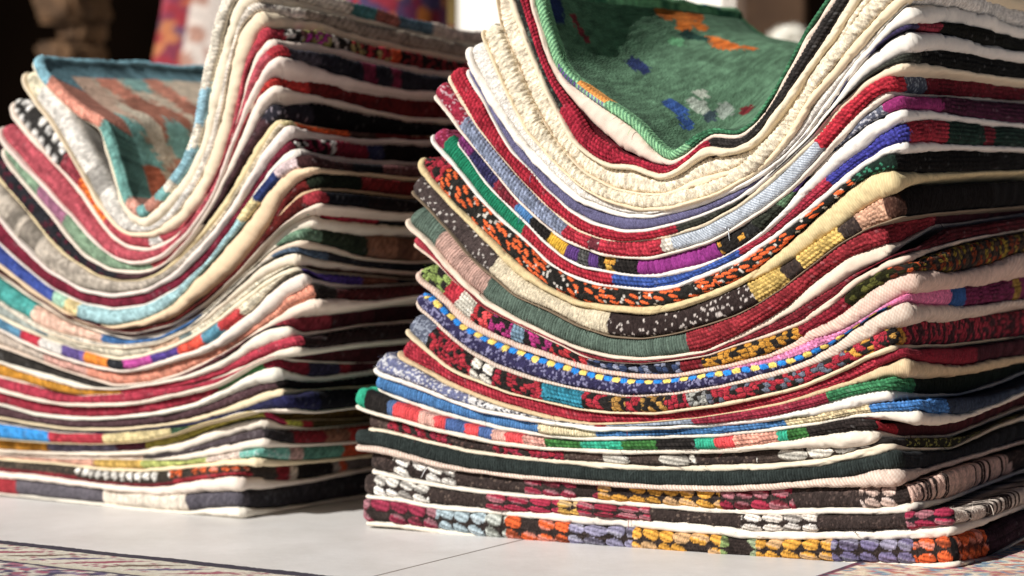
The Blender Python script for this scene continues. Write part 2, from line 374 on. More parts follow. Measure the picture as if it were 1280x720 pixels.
 dict(f=[(566,177,2),(584,198,3),(596,217,3),(608,233,4),(620,245,4),(636,260,4),(660,284,4),(678,303,4),(700,322,4),(724,334,4),(760,341,4),(790,345,4),(820,345,6),(845,339,7),(876,332,5),(904,320,3),(925,308,3),(948,293,5),(980,263,9),(1000,240,14),(1020,219,19),(1040,200,22),(1064,182,22),(1090,160,20),(1115,146,18),(1132,141,16)],
      s=[(1160,142,12),(1200,147,8),(1280,156,5)], lc='#f3f0ee', w='0 p 7a2a6a|590 p 34305a|620 p 8e2a3a|646 f BL|664 p K|686 f e0b020|708 f PU|722 p 5a5a58|735 f PU|748 p K|755 m K GO e0b040|768 p K|797 w 902a80 2a2430|900 m K GO K K|930 s 2a2a2a 50504a .1|945 p 34382e|975 p 5a7a5a|992 p 5a3a8a|1018 p b0304a|1036 s 5a5e70 c0c0c8|1104 b 922468|1178 p 2a0a1c',
      lab='cover with short purple, yellow, black and magenta blocks along its edge, magenta right corner'),
 dict(f=[(539,118,4),(548,128,5),(564,148,5),(574,162,5),(592,184,5),(610,205,5),(640,243,5),(680,281,5),(706,301,5),(750,318,4),(780,322,4),(810,323,4),(840,316,4),(886,303,4),(920,284,4),(960,258,5),(990,234,5),(1020,204,5),(1050,171,8),(1074,143,10),(1100,122,11),(1118,115,9)],
      s=[(1140,117,5),(1184,120,5),(1280,128,6)], lc='#efe6dc', w='0 s 98203a c8a0a8 .2|578 S -.6 p d08880 p 8f9ab4|704 p c02c40|736 s 6a2a34 d0c8c0|748 p c02c40|826 p e6dccb|840 t 707c90 cdd4da|1024 p c22236|1128 s 4a5262 9aa4b0 .2|1160 p 440812',
      lab='cover with a grey blue edge, red in the middle and near its right corner'),
 dict(f=[(556,93,5),(562,106,7),(576,128,6),(598,163,5),(620,190,5),(640,214,5),(680,256,5),(720,288,5),(750,299,4),(780,303,4),(810,300,4),(840,294,4),(880,281,5),(920,258,6),(960,226,8),(1000,190,8),(1020,170,8),(1048,136,9),(1084,103,10),(1114,86,12),(1136,81,13)],
      s=[(1164,84,10),(1224,92,7),(1280,100,6)], lc='#efe0c8', w='0 p b01e34|846 p 3a3c34|1150 p 10100e',
      lab='cover with a plain crimson edge turning black at right, under the slate lilac one'),
 dict(f=[(580,86,5),(586,98,5),(600,120,4),(612,144,3),(624,165,3),(640,191,3),(660,211,3),(680,235,3),(710,263,4),(740,280,4),(780,290,4),(810,288,5),(840,281,5),(880,268,5),(920,250,5),(955,224,6),(980,199,8),(1008,174,9),(1044,130,11),(1064,104,14),(1084,83,19),(1114,60,26),(1142,48,30)],
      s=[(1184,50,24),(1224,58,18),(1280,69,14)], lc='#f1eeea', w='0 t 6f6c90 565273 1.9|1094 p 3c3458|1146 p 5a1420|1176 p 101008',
      lab='cover with a slate lilac ribbed edge, between the white fleecy and plain crimson ones'),
 dict(f=[(582,60,8),(590,84,10),(605,110,11),(622,138,12),(646,173,12),(670,202,12),(690,222,11),(720,248,9),(760,264,7),(780,269,7),(815,271,6),(860,259,7),(890,248,8),(920,236,7),(950,220,6),(980,196,5),(1006,168,5),(1040,120,6),(1064,88,7),(1094,54,8),(1114,32,14),(1144,12,26)],
      s=[(1204,16,26),(1280,38,16)], lc='#f6f3ee', w='0 b e6e0d6 1.9 .5',
      lab='white fleecy cover with thick white backing, below the two cream nubbly ones'),
 dict(f=[(604,38,3),(612,58,4),(628,94,4),(644,132,4),(662,165,4),(700,208,3),(730,234,3),(760,250,4),(800,262,6),(840,260,6),(896,244,5),(940,220,5),(960,204,6),(980,182,7),(996,161,8),(1020,120,10),(1054,80,12),(1084,44,13),(1114,12,14),(1148,-18,20)],
      s=[(1220,-18,18),(1280,0,14)], lc='#efe0c4', w='0 b eadcc0 3.0 1.7', cap=.02,
      lab='lower of the two cream nubbly covers, resting on the white fleecy one'),
 dict(f=[(618,-12,3),(622,30,2),(632,52,2),(648,88,2),(662,125,2),(690,175,2),(728,216,3),(764,236,3),(800,243,4),(830,244,4),(870,229,12),(910,216,8),(935,200,4),(955,180,3),(980,150,3),(1000,122,3),(1030,80,3),(1054,46,4),(1080,10,5),(1110,-25,10),(1150,-55,18)],
      s=[(1280,-40,14)], lc='#efe0ca', w='0 b eee0c6 3.0 1.7', cap=.02,
      lab='upper of the two cream nubbly covers, under the red and black one'),
 dict(f=[(637,-20,7),(640,0,7),(646,20,7),(656,46,6),(668,74,6),(680,104,6),(696,137,6),(720,179,7),(740,196,6),(762,208,7),(785,208,9),(800,211,8),(815,219,8),(832,221,8),(850,213,7),(870,197,9),(884,187,11),(900,190,11),(920,189,9),(940,181,9),(957,165,10),(980,132,10),(1010,87,10),(1040,45,11),(1068,2,11),(1090,-30,11),(1140,-75,16)],
      s=[(1280,-85,14)], lc='#efe3cc', w='0 S .0 s 262624 4a5a50 .15 p b01e38|704 S -.72 p 2a3028 p ac1c36|730 p ac1c36|886 p 363230', cap=.0115,
      lab='cover with a red and black edge, second from the top of the right stack'),
 dict(f=[(658,-22,6),(662,0,6),(668,24,6),(678,56,7),(688,84,8),(698,100,9),(720,124,17),(740,142,24),(760,158,31),(780,173,31),(800,189,22),(820,201,12),(836,206,7),(856,194,6),(876,176,6),(890,168,6),(900,170,8),(920,173,8),(940,161,7),(955,142,8),(968,121,7),(980,98,7),(996,72,9),(1010,46,11),(1024,25,10),(1040,2,10),(1060,-30,10),(1110,-85,12)],
      s=[(1280,-105,12)], lc='#efdcd0', w='0 t 4a78c0 3a5ca8|670 t 44785a 94cc96 3.4|700 S .1 t 6a3a98 44785a 3.4 t 44785a 94cc96 3.4|722 S .1 t 6a3a98 94cc96 3.4 t e89038 e8a048 3|756 t 44785a 94cc96 3.4|860 p 3f7a55', cap=.0068, top='green',
      lab='green cover with orange and blue flowers, folded like a trough on the right stack'),
]
LEFT = [
 dict(f=[(-90,607,3),(0,617,3),(40,621,3),(120,630,4),(200,639,4),(240,641,5),(260,639,9),(280,640,14),(304,641,15)],
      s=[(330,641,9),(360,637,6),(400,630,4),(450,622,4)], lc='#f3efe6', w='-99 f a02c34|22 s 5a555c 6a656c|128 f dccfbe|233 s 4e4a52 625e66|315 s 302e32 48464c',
      lab='bottom cover of the left stack, edged with slate grey, beige and red blocks'),
 dict(f=[(-90,586,8),(0,593,9),(40,596,8),(80,601,8),(120,606,8),(160,611,9),(200,613,11),(250,607,16),(280,604,20),(304,603,21)],
      s=[(322,604,17),(360,605,9),(400,599,6),(450,589,6)], lc='#f3e8e0', w='-99 S -.1 p 8c2430 s 3a332c 6a5a4c|95 S -.3 p 7a2430 k WH 3a332c 9 1 .8|215 S -.2 p a02a34 k OR 3a332c 9 1 .8|312 s 332c28 4a4038|345 p 7a1420|360 p b8a898|370 p 1c1816|415 p 8a8078|422 p c04818|432 p 6a6260',
      lab='cover with small white and orange dots above a dark red stripe, low in left stack'),
 dict(f=[(-90,566,4),(0,573,4),(80,580,4),(140,587,5),(180,588,6),(220,585,7),(260,581,7),(300,578,10),(328,577,14)],
      s=[(360,579,8),(400,577,5),(450,572,5)], lc='#f0e0c0', w='-99 p d8a088|118 p d0a850|175 p b8c068|258 p e6d0c0|300 s 6ab0a0 b0d0c8 .2|362 p c09a90|380 p 568a78|430 p b04018',
      lab='thin cover edged peach, ochre and pale green with a turquoise right corner, left stack'),
 dict(f=[(-90,562,2),(0,569,2),(80,573,2),(140,574,3),(200,574,5),(230,572,9),(260,566,12),(300,558,13),(333,552,11)],
      s=[(360,557,4),(400,556,3),(450,553,3)], lc='#f0e6dc', w='-99 p c8a890|180 s 4a4044 6a6064|330 s 2a2628 4a4648|368 p 7a1420|408 p 7a503c|436 p 9a2018', cap=.008,
      lab='cover with a charcoal, red and brown side edge, above the one with the turquoise corner'),
 dict(f=[(-90,558,6),(0,565,6),(80,568,7),(140,568,8),(180,566,10),(220,559,15),(260,544,17),(300,532,16),(328,528,15)],
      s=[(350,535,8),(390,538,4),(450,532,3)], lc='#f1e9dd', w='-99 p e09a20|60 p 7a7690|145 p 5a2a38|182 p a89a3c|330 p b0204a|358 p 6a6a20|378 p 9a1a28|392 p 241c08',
      lab='cover edged orange, slate violet and olive, under the sky blue and red one'),
 dict(f=[(-90,542,1),(0,548,1),(60,553,1),(125,555,1),(180,552,1),(220,543,1),(260,528,2),(290,522,2),(320,514,3)],
      s=[(350,527,2),(450,525,2)], lc='#d8c8a8', w='-99 p 2a9ae8|60 p c03444|128 p dcc890|215 p 3a5a40|238 p b0a040|330 p 3a2c10',
      lab='cover edged with long sky blue, red and straw yellow blocks, lower left stack'),
 dict(f=[(-90,519,1),(0,528,1),(80,541,1),(140,542,1),(200,537,1),(256,530,1),(300,516,2),(340,511,5),(365,512,6)],
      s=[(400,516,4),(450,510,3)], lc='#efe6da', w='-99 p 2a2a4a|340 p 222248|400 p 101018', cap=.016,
      lab='navy cover bulging out only at the right corner of the left stack'),
 dict(f=[(-90,515,4),(0,524,4),(30,530,5),(80,537,5),(140,538,5),(200,532,5),(240,525,8),(280,513,10),(300,506,12),(330,495,14),(350,489,11)],
      s=[(380,488,3),(450,484,3)], lc='#efdfbf', w='-99 s 4c3438 6a5054|345 p 1a1414',
      lab='cover with a plain dark plum edge over cream backing, lower left stack'),
 dict(f=[(-90,488,3),(0,506,3),(40,518,4),(80,523,5),(120,524,5),(160,521,5),(200,516,6),(240,507,7),(280,490,10),(300,480,13),(320,471,16),(346,466,19)],
      s=[(366,473,13),(400,476,8),(456,468,8)], lc='#f0efe6', w='-99 p a2283c|272 p 4a8a50|330 p 8a1c30|384 p 3a3450|425 p a02030|436 p 300810',
      lab='cover with a wide dark red edge turning green near its right corner, left stack'),
 dict(f=[(-90,468,6),(0,486,6),(40,497,5),(80,505,6),(120,506,5),(160,505,5),(200,498,6),(240,489,6),(275,481,4),(300,467,2),(330,450,2),(345,446,2)],
      s=[(380,452,3),(456,455,2)], lc='#efe3d8', w='-99 p b8344a|350 p 2a0c10', cap=.012,
      lab='cover with a narrow crimson edge, just under the mustard one'),
 dict(f=[(-90,452,3),(0,471,3),(40,481,3),(80,492,3),(100,495,2),(160,492,1),(220,484,1),(256,477,3),(285,467,5),(320,452,6),(350,441,10),(374,437,14)],
      s=[(395,438,9),(456,430,7)], lc='#f0e8da', w='-99 p c88a1c|150 p b83448|378 p 160a0a',
      lab='cover edged mustard yellow at left and crimson at right, left stack'),
 dict(f=[(-90,430,5),(0,452,5),(40,464,8),(80,476,12),(100,482,9),(120,485,4),(150,486,3),(200,479,4),(240,471,6),(280,454,9),(300,441,12),(320,428,16),(340,418,20),(364,413,18)],
      s=[(382,420,6),(420,414,4),(456,408,4)], lc='#f1ebdf', w='-99 p 36322e|180 p 5a3034|345 p 902c38|412 p 260a0e',
      lab='cover with a thin charcoal edge, curled maroon right corner and white backing, left stack'),
 dict(f=[(-90,405,4),(0,435,4),(60,458,3),(100,471,3),(140,483,4),(180,480,4),(220,469,5),(260,451,6),(280,440,6),(300,427,7),(320,414,8),(340,402,11),(362,389,17),(392,378,19)],
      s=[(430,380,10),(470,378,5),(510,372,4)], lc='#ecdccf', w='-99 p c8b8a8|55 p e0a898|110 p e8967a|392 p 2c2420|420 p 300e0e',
      lab='cover with a salmon pink edge, below the multicoloured striped one in the left stack'),
 dict(f=[(-90,372,4),(0,412,4),(40,432,5),(80,447,5),(120,459,5),(150,464,5),(180,460,6),(220,448,7),(250,439,8),(280,424,13),(300,408,16),(320,392,19),(340,372,20),(360,355,20),(382,345,19)],
      s=[(410,357,11),(440,359,5),(510,356,4)], lc='#f2e8e0', w='-99 p 5a90b0|26 p c02a40|50 p eee8e0|78 p 6a569a|104 p f08a18|133 p 2a2c30|155 p c848a0|190 p 5c449a|222 p f05038|254 p 5a98b0|276 p c83a3c|300 p e8dcc0|376 p 2a1c50|452 p 4a2c20|495 p 201828',
      lab='cover edged with short blue, red, white, purple, orange and pink stripes, left stack'),
 dict(f=[(-90,355,5),(0,395,5),(30,410,6),(60,422,6),(100,436,6),(128,444,6),(150,449,5),(180,445,6),(220,432,5),(245,420,5),(270,404,6),(290,388,8),(310,371,8),(330,356,8),(350,344,8),(372,335,10)],
      s=[(400,340,5),(520,350,4)], lc='#ece4d0', w='-99 p a8b0a8|48 p 7a8a8c|62 p e0d6bc|188 p e0b898|224 p 8a9a98|240 p e6dcc2|380 p 3a2a20', cap=.010,
      lab='cream cover with small grey and peach blocks, above the short striped one'),
 dict(f=[(-80,340,2),(0,377,2),(30,397,2),(60,414,2),(100,427,2),(128,432,2),(160,435,2),(200,430,2),(240,412,3),(260,398,4),(280,381,6),(300,364,8),(320,347,11),(340,333,15),(360,324,18),(378,322,17)],
      s=[(400,328,11),(456,336,6),(520,342,5)], lc='#efe4d2', w='-99 p d8d0c0|340 p 566a80|410 p 2c2c30|490 p 1c2024', cap=.009,
      lab='cover showing only a slate blue fold at the right shoulder of the left stack'),
 dict(f=[(-80,338,1),(0,374,1),(60,410,1),(128,428,1),(160,431,1),(200,426,1),(240,408,1),(280,374,2),(310,345,3),(340,318,5),(358,307,8),(384,303,10)],
      s=[(420,310,8),(456,322,5),(520,328,4)], lc='#e6d6c4', w='-99 p 48a8a0|42 p f0c4ac|126 p 3f70a8|252 p e6dcc4|345 p 6a8a70|400 p 2a3626|460 p 5a3c2c', cap=.016,
      lab='cover edged turquoise, pale peach and blue with a moss green right corner, left stack'),
 dict(f=[(-80,300,4),(0,347,4),(30,369,4),(80,400,4),(120,414,5),(160,424,5),(200,419,7),(240,399,8),(260,384,10),(280,371,12),(300,352,11),(320,329,10),(340,304,14),(360,285,16),(388,274,15)],
      s=[(420,282,14),(456,286,13),(510,287,10)], lc='#f1e8da', w='-99 p 6a2a2a|345 p a02c34|370 p 5a9a78|394 p a82438|472 p 1a1c20', cap=.010,
      lab='cover with a red side edge and small mint green corner, halfway up left stack'),
 dict(f=[(-60,310,1),(0,340,1),(80,392,1),(140,413,2),(170,417,2),(220,405,2),(260,378,2),(300,342,2),(330,308,2),(360,278,2),(385,262,6),(404,255,9)],
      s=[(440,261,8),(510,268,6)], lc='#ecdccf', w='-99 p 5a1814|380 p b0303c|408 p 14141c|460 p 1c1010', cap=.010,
      lab='thin cover with a scarlet corner above the mint green one, halfway up left stack'),
 dict(f=[(-60,308,1),(0,338,1),(80,390,1),(140,410,1),(170,413,1),(220,400,2),(260,371,3),(300,332,4),(330,296,6),(350,266,9),(372,242,9),(395,236,5)],
      s=[(430,238,5),(510,247,5)], lc='#d8b898', w='-99 p 3a1410|330 p 6a1a18|385 p 1a2216|450 p 4a0c0c', cap=.012,
      lab='dark red and bottle green cover deep in shade under the wide tan backing'),
 dict(f=[(-60,292,6),(0,333,6),(40,364,5),(80,390,4),(110,405,4),(140,410,5),(170,406,8),(200,397,12),(222,384,16),(250,357,23),(280,328,29),(304,299,29),(324,272,27),(338,250,23),(354,229,18),(372,217,14),(392,212,10)],
      s=[(430,216,7),(510,224,6)], lc='#ead2b4', w='-99 p 3a50a0|64 p a8d4b8|80 p f0d898|97 p a4ccd0|300 p f0dca0|318 p 2c3c70|346 p d8c0c0|372 p 3a2020|440 p 16141c|480 p 3a2020',
      lab='cover edged blue, mint, cream and pale blue with broad tan backing on its right slope'),
 dict(f=[(-50,262,3),(0,310,3),(20,328,3),(60,361,3),(100,380,3),(140,387,4),(180,382,3),(220,360,4),(256,328,4),(285,290,4),(310,250,5),(328,226,7),(346,203,12),(368,189,18)],
      s=[(400,196,14),(436,200,12),(510,206,7)], lc='#f0ebe6', w='-99 p 7a1e34|366 m 1c1816 e0dcd4 8a2040|418 p 8a1c34|460 p 1c2038|480 p 1a1010',
      lab='cover with a plain maroon edge and white flecks at its right corner, left stack'),
 dict(f=[(-40,222,4),(0,276,4),(20,300,4),(60,338,4),(100,363,5),(140,370,6),(180,364,6),(220,342,7),(256,306,8),(280,272,9),(310,230,10),(330,197,13),(350,171,16),(362,160,17)],
      s=[(385,166,12),(436,174,10),(510,178,8)], lc='#f2e8e4', w='-99 p b8ac9c|262 p d8c8a8|352 p d8c890|368 p e85a14|436 p 2a1c18|470 p 3a0a08',
      lab='cover with a broad taupe edge and an orange strip on its right side'),
 dict(f=[(-40,178,4),(0,228,4),(20,250,4),(40,272,4),(60,298,4),(80,319,4),(120,344,4),(150,351,4),(176,350,4),(200,342,5),(220,325,7),(240,303,10),(260,280,11),(280,254,10),(300,219,11),(320,186,12),(340,157,11),(352,148,8)],
      s=[(370,153,4),(436,164,3),(510,170,3)], lc='#e8d8b0', w='-99 m 26262a 2a2a30 5a2030 2a2a30|150 p 4a3034|330 s 26242c 8a8088 .1|390 p 0e0c0e',
      lab='cover with a black edge flecked dark red over cream backing, upper left stack'),
 dict(f=[(4,186,5),(10,202,5),(20,215,5),(40,240,5),(60,262,5),(75,280,4),(90,300,4),(110,322,4),(140,338,5),(170,341,5),(190,339,4),(212,327,3),(240,298,3),(268,256,4),(280,231,6),(292,205,8),(308,170,13),(320,140,15),(332,121,16),(348,110,14)],
      s=[(370,118,10),(430,132,7),(510,150,6)], lc='#f0e4da', w='0 p 7e9a7e|48 p a86a88|80 p 84a082|190 p c04a50|326 p c83028|384 p 3a0808',
      lab='cover edged sage green with a mauve patch and a bright red right corner'),
 dict(f=[(2,160,5),(4,172,5),(12,183,5),(40,214,5),(60,234,5),(90,267,4),(110,290,4),(130,311,4),(150,324,4),(170,329,5),(190,327,5),(210,318,4),(240,290,4),(262,260,4),(275,234,4),(288,198,5),(302,160,6),(314,130,8),(326,105,11),(340,84,16),(356,74,18)],
      s=[(380,83,20),(456,106,10),(510,116,8)], lc='#f0e2dc', w='0 p c0505c|338 p c0303c|358 p 4a4650|400 p 24242e|456 p 7a2040|470 p 24242e|490 p 7a2040|500 p 24242e',
      lab='cover with a plain rose red edge, below the one with black and white dots'),
 dict(f=[(14,126,6),(14,143,7),(24,157,7),(50,186,6),(80,219,6),(100,242,6),(120,270,6),(140,295,7),(160,309,7),(180,313,7),(200,309,6),(220,297,6),(242,273,6),(270,230,5),(286,190,5),(298,150,6),(305,125,7),(312,96,10),(322,70,14),(342,51,17)],
      s=[(380,56,16),(420,62,14),(456,72,11),(510,84,10),(560,92,8)], lc='#f0e2d8', w='0 p 8a2450|18 k f0ece4 343230 11 2 .74|80 p a03c48|98 m c04020 f07818 f88a20 f07818|131 p b84450|186 p e0dcd4|200 p b84450|320 p c03848|356 m 2a2420 e0d8cc 2a2420|376 m 3a2420 c030a0 b0b060|416 m 24201c d8d0c4|440 m 24201c c02838 b8a868|488 p e05018|500 m 1c1410 5a1418',
      lab='cover with black and white dots at its left tip and an orange patch'),
 dict(f=[(30,92,5),(32,108,5),(45,126,4),(70,158,3),(90,190,3),(105,220,4),(118,245,4),(132,266,6),(148,286,6),(166,294,7),(190,293,8),(210,285,12),(230,270,17),(248,246,19),(264,218,19),(275,188,19),(284,150,20),(292,112,21),(301,74,23),(310,38,24),(330,18,22)],
      s=[(360,26,18),(400,34,14),(456,50,10),(510,62,10),(570,74,9)], lc='#efe0c8', w='0 p e2d8b8|48 p dcd6cc|240 p e8dccb|380 p a89a88', cap=.02,
      lab='greyish cream cover with broad ivory backing, second from the top of the left stack'),
 dict(f=[(42,76,4),(50,97,4),(80,129,3),(105,149,3),(126,160,4),(134,190,5),(146,228,6),(156,258,8),(170,275,12),(186,279,14),(205,262,17),(222,243,17),(241,215,16),(253,190,15),(261,160,16),(269,124,18),(279,80,18),(289,40,19),(299,6,20),(322,-12,20)],
      s=[(360,0,18),(420,16,12),(480,30,9),(570,52,8)], lc='#f0e6d2', w='0 p 8ac0d0|62 p e89880|126 p 74aea4|160 p e0a08c|172 p 78b4b0|184 p cc8c78|196 p 7ab4b0|206 p e6dcc8|214 p 90c0cc|238 p e6dcc8|246 p 98c4d4|256 p e6dcc8|440 p 4a8a8a|470 p b06858|500 p 5a7a8a|540 p d8c8b8', cap=.0085, top='pastel',
      lab='pale turquoise and salmon striped cover, folded like a trough on the left stack'),
]

# ---------------------------------------------------------------- building a cover
KINDS = set('pfkmsbdtw')
def parse_args(toks):
    """split tokens into [(kind, colours, numbers)]"""
    out = []
    for t in toks:
        if t in KINDS: out.append((t, [], []))
        elif t in C or len(t) == 6: out[-1][1].append(cc(t))
        else: out[-1][2].append(float(t))
    return out

def parse_segs(w):
    segs = []
    for part in w.split('|'):
        tk = part.split()
        x = float(tk[0])
        if tk[1] == 'S': segs.append((x, 'S', float(tk[2]), parse_args(tk[3:])))
        elif tk[1] == 'D': segs.append((x, 'D', 0, None))
        else: segs.append((x, 'N', 0, parse_args(tk[1:])))
    return segs

def paint(st, a, p, T, seed):
    k, c, n = st
    g = lambda i, d: n[i] if len(n) > i else d
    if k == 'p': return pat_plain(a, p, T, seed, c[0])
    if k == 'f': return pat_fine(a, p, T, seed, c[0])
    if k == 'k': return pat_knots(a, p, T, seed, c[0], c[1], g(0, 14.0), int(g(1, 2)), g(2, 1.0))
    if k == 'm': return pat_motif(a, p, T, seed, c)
    if k == 's': return pat_speck(a, p, T, seed, c[0], c[1], g(0, .14))
    if k == 'b': return pat_boucle(a, p, T, seed, c[0], g(0, 1.6), g(1, .5))
    if k == 'd': return pat_diamond(a, p, T, seed, c[0], c[1], c[2])
    if k == 't': return pat_twill(a, p, T, seed, c[0], c[1], g(0, 2.3))
    if k == 'w': return pat_wrap(a, p, T, seed, c[0], c[1])

def pat_dots(a, p, T, seed, px):
    nv = cc('NV'); col, rel = pat_speck(a, p, T, seed, nv, srgb('#8c8aac'), .22, 1.6)
    p0 = np.interp(px, [520, 880, 1010, 1110], [.62, .55, -.35, -.75])
    hw = np.interp(px, [520, 900, 1000], [.23, .24, .27])
    up = p > p0 + hw
    c2, r2 = pat_plain(a, p, T, seed + 3, srgb('#e08ab4'))
    showpink = up & (px > 900)
    col = np.where(showpink[:, None], c2, col); rel = np.where(showpink, r2, rel)
    per = 7.0
    p0 = p0 + .16 * (vnoise(a / 9, a * 0, 41) - .5)
    i = np.floor(a / per + .25 * p); f = a / per + .25 * p - i
    on = (np.abs((f - .46) / .47) ** 2.6 + np.abs((p - p0) / hw) ** 2.2 + .5 * (vnoise(a / 1.2, p * 6, 43) - .5)) < 1
    dc = np.where(((i % 2) == 0)[:, None], srgb('#2f86d8')[None], srgb('#ecd070')[None]) * (0.85 + .3 * np.abs(np.sin(p * 9 + a)))[:, None]
    gap = (vnoise(i / 3, i * 0, 77) < .33) & (px < 640)
    on &= ~gap
    col = np.where(on[:, None], dc, col)
    rel = np.where(on, .7 * dome(np.clip(f / .9, 0, 1), np.clip((p - p0) / hw * .5 + .5, 0, 1)), rel)
    return col, rel

W_DEPTH = 0.47
def trace_curves(spec, P0, n, sig_mm):
    f = np.array(spec['f'], float)
    rx, ry, rz = ray(f[:, 0], f[:, 1])
    # r*k = P0 + U*UD
    det = rx * (-UD[1]) - (-UD[0]) * ry
    k = (P0[0] * (-UD[1]) + UD[0] * P0[1]) / det
    U = (rx * k - P0[0]) / UD[0]
    Z = CAM_H + rz * k
    w = f[:, 2] * k / F
    d = np.concatenate([[0], np.cumsum(np.hypot(np.diff(U), np.diff(Z)))])
    L = d[-1]; s = np.linspace(0, L, n)
    sig = sig_mm / 1000 / (L / (n - 1))
    U = gsm(np.interp(s, d, U), sig); Z = gsm(np.interp(s, d, Z), sig); w = np.maximum(gsm(np.interp(s, d, w), sig), 0.0004)
    tu = np.gradient(U); tz = np.gradient(Z); q = np.hypot(tu, tz); tu /= q; tz /= q
    d = np.concatenate([[0], np.cumsum(np.hypot(np.diff(U), np.diff(Z)))])
    # side profile
    Pc = P0 + U[-1] * UD
    vs, zs, ws = [0.0], [Z[-1]], [w[-1]]
    for (x, y, ww) in spec['s']:
        rx, ry, rz = ray(x, y)
        A = np.array([[rx, -VD[0]], [ry, -VD[1]]])
        kk, v = np.linalg.solve(A, Pc)
        if v > vs[-1] + 0.004 and v < W_DEPTH * .9:
            vs.append(v); zs.append(CAM_H + rz * kk); ws.append(max(ww * kk / F, .001))
    vg = np.linspace(-0.03, W_DEPTH + .03, 180)
    zo = gsm(np.interp(vg, vs, zs), 2.5) ; zo = zo - np.interp(0, vg, zo)
    wo = gsm(np.interp(vg, vs, ws), 2.5)
    return dict(U=U, Z=Z, w=w, tu=tu, tz=tz, nu=-tz, nz=tu, d=d, L=d[-1], vg=vg, dz=zo, ws=wo)

def thickness(c, nx, cap, default):
    """woven face thickness above a lining: distance along the normal to the next lining up"""
    T = np.full(len(c['U']), default)
    if nx is not None:
        bu = nx['U'] - nx['nu'] * nx['w'] / 2; bz = nx['Z'] - nx['nz'] * nx['w'] / 2
        pu = c['U'] + c['nu'] * c['w'] / 2; pz = c['Z'] + c['nz'] * c['w'] / 2
        d2 = (pu[:, None] - bu[None]) ** 2 + (pz[:, None] - bz[None]) ** 2
        j = d2.argmin(1)
        ok = (j > 0) & (j < len(bu) - 1)
        sd = (bu[j] - pu) * c['nu'] + (bz[j] - pz) * c['nz']
        ii = np.arange(len(T))
        if ok.any():
            T = np.interp(ii, ii[ok], sd[ok])
    return np.clip(gsm(np.clip(T, .0004, cap), 4), .0004, cap)

def outline(L, W, rc, ds, dside, vis):
    pts = []   # s, v, inward s, inward v
    def line(a, b, n, nin):
        for t in np.linspace(0, 1, n, endpoint=False):
            pts.append((a[0] + (b[0] - a[0]) * t, a[1] + (b[1] - a[1]) * t, *nin))
    def arc(c, a0, n):
        for t in np.linspace(0, 1, n, endpoint=False):
            an = math.radians(a0 + 90 * t)
            pts.append((c[0] + rc * math.cos(an), c[1] + rc * math.sin(an), -math.cos(an), -math.sin(an)))
    arc((rc, rc), 180, 14)
    line((rc, 0), (L - rc, 0), int((L - 2 * rc) / ds), (0, 1))
    arc((L - rc, rc), 270, 18)
    line((L, rc), (L, vis), int((vis - rc) / dside), (-1, 0))
    line((L, vis), (L, W - rc), 40, (-1, 0))
    arc((L - rc, W - rc), 0, 5)
    line((L - rc, W), (rc, W), 60, (0, -1))
    arc((rc, W - rc), 90, 5)
    line((0, W - rc), (0, rc), 90, (1, 0))
    return np.array(pts)

def smooth_step_s(sn): return sstep(sn, .55, 1.0)

class Surf:
    """positions of a sheet: s along the front curve, v depth, h offset along the sheet normal"""
    def __init__(self, c, P0, off_v):
        self.c = c; self.P0 = P0; self.off_v = off_v; self.fold = None
    def __call__(self, s, v, h):
        c = self.c
        sc = np.clip(s, 0, c['L']); ex = s - sc
        U = np.interp(sc, c['d'], c['U']); Z = np.interp(sc, c['d'], c['Z'])
        tu = np.interp(sc, c['d'], c['tu']); tz = np.interp(sc, c['d'], c['tz'])
        b = smooth_step_s(sc / c['L'])
        # the tilt at the corner flattens out along the side
        e = b * sstep(v, .005, .06)
        nu, nz = -tz * (1 - e * .9), tu * (1 - e * .9) + e * .9
        q = np.hypot(nu, nz); nu /= q; nz /= q
        U = U + ex * tu + nu * h
        Zf = Z + ex * tz + nz * h + b * np.interp(v, c['vg'], c['dz'])
        vv = v + self.off_v
        if self.fold is not None:
            du, dz = self.fold(s, v, Zf); U = U + du; Zf = Zf + dz
        P = np.stack([self.P0[0] + U * UD[0] + vv * VD[0], self.P0[1] + U * UD[1] + vv * VD[1], Zf], 1)
        return P, nu, nz, tu, tz

